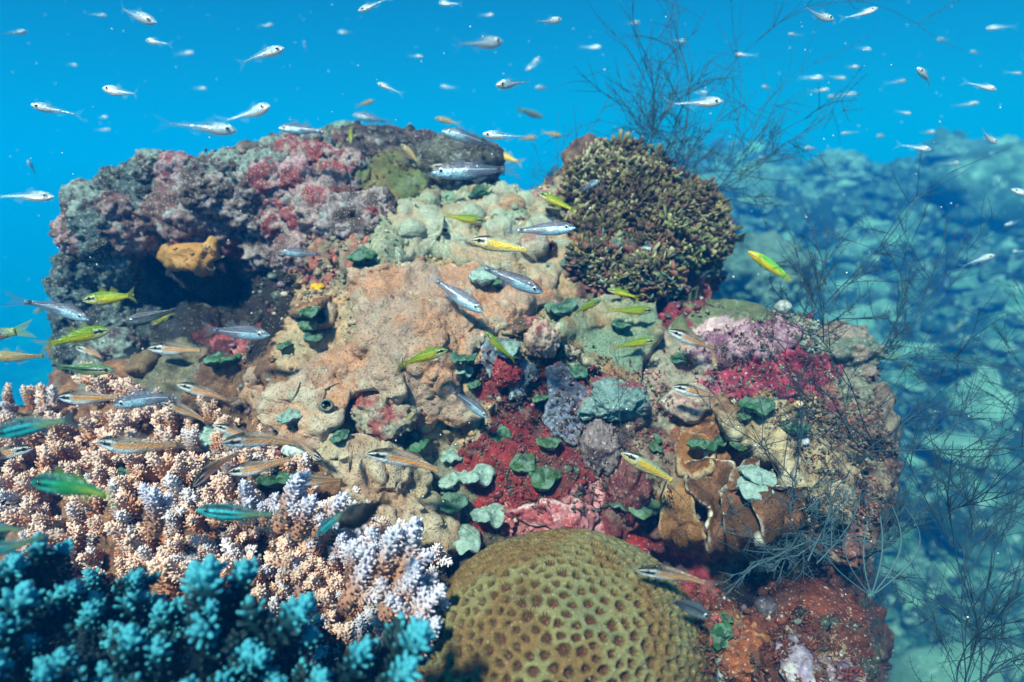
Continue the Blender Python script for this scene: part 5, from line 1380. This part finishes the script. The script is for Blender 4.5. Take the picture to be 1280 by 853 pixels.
def fish_parts(kind, bend):
    key = (kind, bend)
    if key in _fm: return _fm[key]
    pk = KIND[kind][0]; nu, nv = 84, 72
    u = 1 - np.cos(np.linspace(0, np.pi / 2, nu)); u = np.linspace(0, 1, nu) ** 1.15
    up, dn, w = profile(pk, u)
    an = np.arange(nv) / nv * 2 * np.pi
    U = np.repeat(u, nv); A = np.tile(an, nu)
    H = np.where(np.sin(A) > 0, np.repeat(up, nv), np.repeat(dn, nv))
    hw = np.repeat((up + dn) / 2, nv) * w * (1 - .35 * np.repeat(smooth(.5, 1, u), nv))
    z = H * np.sin(A); y = hw * np.sign(np.cos(A)) * np.abs(np.cos(A)) ** .9
    def bendf(V):
        V = V.copy(); t = np.clip(.25 - V[:, 0], 0, 1.2); V[:, 1] += bend * t ** 2; return V
    V = np.stack([.5 - U, y, z], 1)
    V = np.vstack([V, [[.503, 0, 0]], [[-.5, 0, 0]]])
    F = []
    for i in range(nu - 1):
        for j in range(nv):
            k = (j + 1) % nv; F += [(i * nv + j, i * nv + k, (i + 1) * nv + k), (i * nv + j, (i + 1) * nv + k, (i + 1) * nv + j)]
    for j in range(nv):
        F.append((nu * nv, (j + 1) % nv, j)); F.append((nu * nv + 1, (nu - 1) * nv + j, (nu - 1) * nv + (j + 1) % nv))
    C = paint(kind, U, np.sin(A), y); C = np.vstack([C, C[:1], C[-1:]])
    out = {'body': [mesh('body', bendf(V), np.array(F), C)]}
    fc, fa = FINC[kind]
    hp = up[-1]; e = .26 if pk != 'damsel' else .24
    if pk == 'wrasse' and kind == 'wrasse': outer = [(-.66, 0, .085), (-.68, 0, 0), (-.66, 0, -.085)]
    else: outer = [(-.5 - e, 0, .17 if pk != 'damsel' else .30), (-.5 - e * .8, 0, .09), (-.5 - e * .5, 0, 0), (-.5 - e * .8, 0, -.09), (-.5 - e, 0, -.17 if pk != 'damsel' else -.26)]
    v, f, c = fin_sheet([(-.49, 0, hp * .9), (-.49, 0, -hp * .9)], outer, fc, fa, 13)
    out['tail_fin'] = [mesh('tail_fin', bendf(v), f, c)]
    P0 = lambda x: float(np.interp(.5 - x, u, up)); Q0 = lambda x: float(np.interp(.5 - x, u, dn))
    fins = []
    def dorsal(x0, x1, h, lean, s=1):
        Z = P0 if s > 0 else Q0
        pi = [(x0, 0, s * (Z(x0) - .008)), ((x0 + x1) / 2, 0, s * (Z((x0 + x1) / 2) - .008)), (x1, 0, s * (Z(x1) - .008))]
        po = [(x0 - lean, 0, s * (Z(x0) + h)), ((x0 + x1) / 2 - lean, 0, s * (Z(x1) + h * .75)), (x1 - lean * 1.1, 0, s * (Z(x1) + h * .3))]
        v, f, c = fin_sheet(pi, po, fc, fa, 9); return bendf(v), f, c
    if pk in ('cardinal', 'bait'):
        out['dorsal_fin'] = [mesh('dorsal_fin', *dorsal(.18, .05, .09, .05)), mesh('dorsal_fin', *dorsal(-.04, -.2, .10, .07))]
        out['anal_fin'] = [mesh('anal_fin', *dorsal(-.04, -.2, .09, .07, -1))]
        out['pelvic_fin'] = [mesh('pelvic_fin', *dorsal(.2, .14, .07, .07, -1))]
    else:
        hh = .10 if pk == 'damsel' else .035
        out['dorsal_fin'] = [mesh('dorsal_fin', *dorsal(.22, -.36, hh, .06))]
        out['anal_fin'] = [mesh('anal_fin', *dorsal(-.02, -.36, hh, .06, -1))]
        out['pelvic_fin'] = [mesh('pelvic_fin', *dorsal(.16, .1, hh * 1.4, .08, -1))]
    ux = .15 if pk != 'damsel' else .14
    ez = float(np.interp(ux, u, up)) * (.22 if pk != 'bait' else .25); ew = float(np.interp(ux, u, (up + dn) / 2)) * w
    er = {'cardinal': .036, 'bait': .045, 'damsel': .035, 'wrasse': .022}[pk]
    iv, jf = ico(2)
    for s in (1, -1):
        out.setdefault('eye', []).append(mesh('eye', iv * np.array([er, er * .5, er]) + np.array([.5 - ux, s * ew * .88, ez]), jf))
        out.setdefault('pupil', []).append(mesh('pupil', iv * np.array([er * .62, er * .3, er * .62]) + np.array([.5 - ux, s * (ew * .88 + er * .32), ez]), jf))
    # pectoral fins
    for s in (1, -1):
        v, f, c = fin_sheet([(.22, s * ew * 1.05, .0), (.21, s * ew * 1.05, -.035)], [(.08, s * (ew + .05), .0), (.1, s * (ew + .05), -.07)], fc, fa * .7, 7)
        out.setdefault('pectoral_fin', []).append(mesh('pectoral_fin', bendf(v), f, c))
    for k, l in out.items():
        for me in l:
            me.materials.append({'body': KIND[kind][2], 'eye': m_iris if kind in ('silver', 'grey', 'bait', 'wrasse', 'anthias') else m_dark, 'pupil': m_pupil}.get(k, m_fin))
    _fm[key] = out
    return out
FNAME = {'striped': 'striped_cardinalfish', 'golden': 'striped_cardinalfish', 'yellow': 'yellow_cardinalfish', 'olive': 'yellow_cardinalfish', 'silver': 'silver_cardinalfish', 'grey': 'silver_cardinalfish', 'teal': 'teal_cardinalfish', 'green': 'teal_cardinalfish', 'bait': 'glass_fish', 'black': 'damselfish', 'wrasse': 'wrasse', 'anthias': 'anthias', 'tan': 'striped_cardinalfish'}
frr = np.random.RandomState(77)
def fish(kind, hx, hy, tx, ty, label, dz=None, dist=None, simple=False, group=None, face=0.0):
    """snout pixel, tail-root pixel; the distance follows from the species' size"""
    Lr = KIND[kind][1] * frr.uniform(.92, 1.08)
    pl = math.hypot(hx - tx, hy - ty)
    if dz is None: dz = frr.uniform(-.35, .35)       # how far the tail lies behind the snout, as a share of the length
    d = dist or Lr * math.sqrt(max(.1, 1 - dz * dz)) * FPX / pl
    for q in ((hx, hy), (tx, ty)):
        h = hit(q[0], q[1], EXTRA)
        if h: d = min(d, h[2] - 0.03)
    d = max(.3, d)
    L = pl * d / FPX / math.sqrt(max(.1, 1 - dz * dz))
    A = PT(hx, hy, d); B = PT(tx, ty, d) ; B = B * (1 + dz * L / np.linalg.norm(B))
    ax = A - B; ax /= np.linalg.norm(ax)
    side = np.cross(np.array([0, 0, 1.0]), ax); side /= np.linalg.norm(side); up = np.cross(ax, side)
    roll = frr.uniform(-.18, .18); s2 = side * math.cos(roll) + up * math.sin(roll); u2 = np.cross(ax, s2)
    M = Matrix([[ax[i], s2[i], u2[i]] for i in range(3)]).to_4x4()
    root = empty(FNAME[kind]); M.translation = Vector((A + B) / 2)
    root.matrix_world = M @ Matrix.Scale(L, 4)
    root.empty_display_size = .3
    parts = fish_parts(kind, [.08, .25, -.25, .45, -.45][frr.randint(5)])
    skip = ('pectoral_fin', 'pelvic_fin') if simple else ()
    eyes = []
    for k in ('body', 'tail_fin', 'dorsal_fin', 'anal_fin', 'pelvic_fin', 'pectoral_fin', 'eye', 'pupil'):
        if k in skip: continue
        for i, me in enumerate(parts[k]):
            if simple and k == 'dorsal_fin' and i: continue
            o = bpy.data.objects.new(k, me); COL.objects.link(o)
            o.parent = eyes[i] if k == 'pupil' else root
            if k == 'eye': eyes.append(o)
    tag(root, label, 'fish', group or {'striped': 'striped cardinalfish hovering over the corals', 'golden': 'striped cardinalfish hovering over the corals', 'tan': 'striped cardinalfish hovering over the corals', 'yellow': 'yellow cardinalfish over the reef', 'olive': 'yellow cardinalfish over the reef', 'silver': 'silvery cardinalfish over the reef', 'grey': 'silvery cardinalfish over the reef', 'teal': 'out-of-focus teal fish near the lens', 'green': 'out-of-focus teal fish near the lens', 'bait': 'glassy baitfish in open water'}.get(kind))
    return root
# striped
for a in [
 (187,436,250,438,'pale striped fish at the mouth of the cave, level, head to the open water'),
 (93,434,137,446,'small pinkish striped fish just beneath the yellow-green pair'),
 (70,497,143,500,'long striped fish at the skyline where the peach thicket meets open water'),
 (225,482,281,497,'striped fish gliding above the grey fish with the tail spot'),
 (200,503,262,522,'striped fish just under the belly of the spotted grey fish'),
 (270,533,318,548,'small striped fish with dark stripes above the broad teal disc'),
 (280,554,368,543,'large blue-bellied striped fish tilted up over the teal disc'),
 (118,552,208,566,'long striped fish over the peach thicket left of the teal disc'),
 (283,591,355,581,'striped fish directly above the dark green disc'),
 (403,575,368,549,'striped fish nosing down toward the rubble under the tan sheet'),
 (459,568,547,577,'long pink-bodied striped fish below the rose rubble lump'),
 (837,414,892,437,'striped fish diving tail-up over the frosted pink coral'),
 (841,484,898,497,'blue-bellied striped fish over the white and rose crust'),
 (33,562,-30,574,'striped fish cut by the edge beside the green fish'),
 (794,713,878,720,'striped fish skimming the shoulder of the star coral'),
 (364,599,424,604,'thin striped fish behind the white coral tips')]:
    fish('striped', *a)
for a in [
 (589,301,661,313,'plump yellow-striped fish over the middle of the terrace'),
 (774,565,841,600,'yellow-striped fish slanting down across the crimson rubble'),
 (539,208,590,217,'yellow-striped fish peeking out behind the large silver fish'),
 (612,188,650,204,'faint yellow-striped fish at the shoulder of the crowning boulder')]:
    fish('golden', *a)
fish('striped', 246, 603, 278, 570, 'zebra-faced striped fish pointing nose down at the viewer', dz=.75)
fish('striped', 437, 590, 440, 560, 'zebra-faced striped fish hanging head down beside the rose rubble', dz=.5)
fish('tan', 520, 512, 505, 532, 'tiny pinkish fish in front of the tan sheet rim')
fish('tan', 895, 462, 890, 440, 'small amber-tailed fish nosing down over the magenta crust')
fish('tan', 500, 180, 525, 202, 'small tan fish nosing up beside the olive lobe')
fish('tan', -14, 445, 42, 449, 'blurry tan fish half out of view in open water')
# yellow
for a in [
 (104,376,169,369,'bright yellow-green fish facing the open water under the dark overhang'),
 (141,412,70,426,'bright yellow-green fish facing the reef just off its left flank'),
 (188,407,215,391,'small lime fish nosing down at the cave mouth'),
 (672,241,714,261,'yellow fish at the crest left of the leafy clump'),
 (607,277,563,272,'small yellow fish facing outward on the upper terrace'),
 (752,376,718,389,'small yellow fish nosing up over the tan and mint shelf'),
 (818,388,770,390,'yellow fish level above the green disc on the shelf'),
 (760,362,793,370,'faded green-yellow fish under the leafy clump'),
 (820,426,775,431,'slim yellow fish over the lower part of the tan and mint shelf'),
 (559,438,505,452,'slim yellow-green fish over the middle of the tan sheet'),
 (607,415,634,447,'golden yellow fish diving across the slate sponge'),
 (438,180,439,160,'faint yellow fish hanging nose down at the skyline')]:
    fish('yellow', *a)
fish('olive', 139, 463, 77, 462, 'dark-lined olive fish below the small pinkish one')
fish('olive', 42, 391, 60, 384, 'tiny olive fish behind the tail of the silver one off the reef edge')
fish('olive', 816, 340, 832, 348, 'tiny olive fish at the foot of the leafy clump')
# silver
for a in [
 (539,216,628,212,'largest silver fish, level before the crowning boulder'),
 (719,285,650,289,'silver fish pointing at the leafy clump'),
 (679,366,606,336,'silver fish slanting down at the tip of the tan sheet'),
 (605,391,541,351,'silver fish slanting down over the middle of the tan sheet'),
 (350,314,398,320,'grey-silver fish in front of the speckled coral lump'),
 (341,419,262,414,'glassy fish with a tail spot in front of the black cave'),
 (114,401,46,374,'glassy fish slanting down off the reef edge by open water'),
 (141,507,228,488,'blurred grey glassy fish with a black tail spot'),
 (610,523,568,488,'blunt grey-silver fish nosing down under the tan sheet rim'),
 (751,225,722,240,'small blue-silver fish before the leafy clump'),
 (553,164,608,178,'translucent silver fish over the skyline boulder'),
 (440,143,478,152,'slim silver fish above the left skyline'),
 (803,309,830,314,'small silver fish lost in front of the leafy clump'),
 (348,160,402,164,'bright silver fish crossing the skyline above the knobs')]:
    fish('silver', *a)
fish('grey', 158, 402, 214, 392, 'smoky grey fish with dark stripe in the shade beside the lime one')
fish('grey', 890, 775, 831, 740, 'slate grey fish slanting down beside the star coral')
for x, y, l in [(868,317,'tiny silver fish facing the viewer, nearest the leafy clump'), (885,325,'tiny silver fish facing the viewer, between its two neighbours under the leafy clump'), (875,344,'tiny silver fish facing the viewer above the crimson rock'), (908,285,'tiny silver fish at the outer tip of the leafy clump')]:
    fish('silver', x, y + 4, x + 8, y - 7, l, dz=.8)
# teal and green, close to the lens
fish('teal', -8, 545, 88, 520, 'blurred turquoise fish at the left edge above the green one', dist=.42)
fish('green', 33, 603, 150, 610, 'blurred emerald fish over the peach thicket', dist=.42)
fish('teal', 248, 638, 334, 648, 'turquoise-striped fish over the staghorn tips', dist=.46)
fish('teal', 396, 670, 434, 634, 'turquoise-striped fish nosing down before the black damselfish', dist=.46)
fish('teal', -40, 690, 42, 684, 'dim teal fish cut by the edge above the near coral', dist=.4)
fish('teal', -50, 664, 30, 655, 'dim teal fish cut by the edge, upper of the two there', dist=.42)
fish('black', 424, 655, 474, 634, 'jet black damselfish among the white coral tips', dist=.46, dz=.1)
fish('wrasse', 937, 316, 980, 342, 'bright yellow and green wrasse over the hazy mound')
fish('anthias', 679, 147, 652, 138, 'grey-brown fork-tailed fish alone in blue water')
fish('anthias', -60, 428, 12, 416, 'dark fish with turquoise edge mostly out of view in open water', dist=.7)
for x, y, l in [(1028,352,'tiny yellow-green fish over the far slope near the wiry bush'), (1118,445,'tiny yellow-green fish over the far slope behind the ledge'), (1220,659,'tiny yellow-green fish low over the pale sand slope'), (1199,406,'tiny yellow-green fish high over the far slope')]:
    fish('yellow', x + 6, y - 3, x - 6, y + 3, l, dist=2.2, simple=True)
# small amber ones on the skyline
for a in [(544,148,570,154,'amber-bellied little fish above the crowning boulder'), (672,172,650,174,'amber little fish behind the silver one in blue water'), (703,171,682,166,'amber little fish nearest the wiry sprig in blue water'), (468,126,450,132,'amber little fish high over the left skyline'), (400,162,418,174,'amber little fish at the left skyline crest')]:
    fish('tan', *a)
# glassy baitfish in open water
for a in [
 (198,29,140,10,'bright white-bellied baitfish near the top corner, tail up'), (355,60,302,76,'bright baitfish climbing above the knobbly skyline'), (290,163,222,156,'bright baitfish level over the knobbly skyline'),
 (340,131,290,152,'baitfish climbing steeply just above the knobbly skyline'), (62,246,2,245,'bright baitfish near the left edge beside the reef'), (41,132,92,142,'baitfish facing the left edge in open water'),
 (126,110,180,122,'faint turquoise baitfish over the open blue'), (628,52,572,58,'brightest baitfish high above the terrace, head outward'), (619,107,664,102,'wide-eyed baitfish facing left high above the terrace'),
 (603,168,652,172,'wide-eyed baitfish just clear of the crowning boulder'), (472,104,500,116,'small baitfish nosing up left over the crest'), (903,127,845,130,'bright baitfish crossing the wiry bush'),
 (1044,25,1000,14,'dazzling baitfish at the top beyond the wiry bush'), (1092,12,1062,23,'blurred baitfish at the top beside the dazzling one'), (448,14,482,0,'pale baitfish cut by the top edge'),
 (548,4,576,6,'small bright baitfish at the top edge'), (703,24,668,30,'faint baitfish high over the gap'), (674,72,660,84,'small baitfish pair member, upper, high over the gap'),
 (658,88,674,78,'small baitfish pair member, lower, high over the gap'), (1145,84,1172,108,'ghostly baitfish turning upward over the far slope'), (1244,112,1212,104,'ghostly baitfish near the right edge'),
 (1162,187,1130,182,'outlined baitfish just over the far slope crest'), (1248,180,1218,162,'faint baitfish below the ghostly one near the right edge'), (380,50,381,66,'little baitfish seen nose-on'),
 (36,203,46,218,'pale oval baitfish by the left edge'), (180,50,214,56,'faint baitfish near the top left'), (30,40,8,42,'dim baitfish in the top left corner'), (1170,165,1148,166,'small glinting baitfish over the far slope'),
 (1268,238,1300,248,'bright baitfish cut by the right edge'), (1255,282,1280,276,'glinting baitfish by the right edge over the slope'), (1240,320,1205,330,'pale blurred baitfish low over the slope')]:
    fish('bait', *a, simple=True, dz=frr.uniform(-.6, .6))

for x, y in [(993,44),(1249,33),(1220,66),(1064,85),(1016,97),(1047,96),(1025,114),(1043,120),(1058,119),(1209,132),(1104,169),(1237,174),(875,116),(1124,103),(1015,186),(956,198),(1272,314),(128,147),(130,163),(231,68),(123,18),(333,33),(609,19),(431,40),(680,110),
             (1080,60),(1180,50),(930,70),(960,110),(1130,140),(1270,90),(1190,205),(1060,165),(740,60),(790,30),(850,50),(560,110),(520,70),(250,110),(90,80)]:
    s_ = 7 + frr.rand() * 5; sg_ = 1 if frr.rand() < .6 else -1
    fish('bait', x + s_ * sg_, y + frr.uniform(-3, 3), x - s_ * sg_, y, 'tiny distant baitfish glinting in the blue water', simple=True, dz=frr.uniform(-.6, .6), dist=frr.uniform(1.3, 2.4), group='distant baitfish glints')
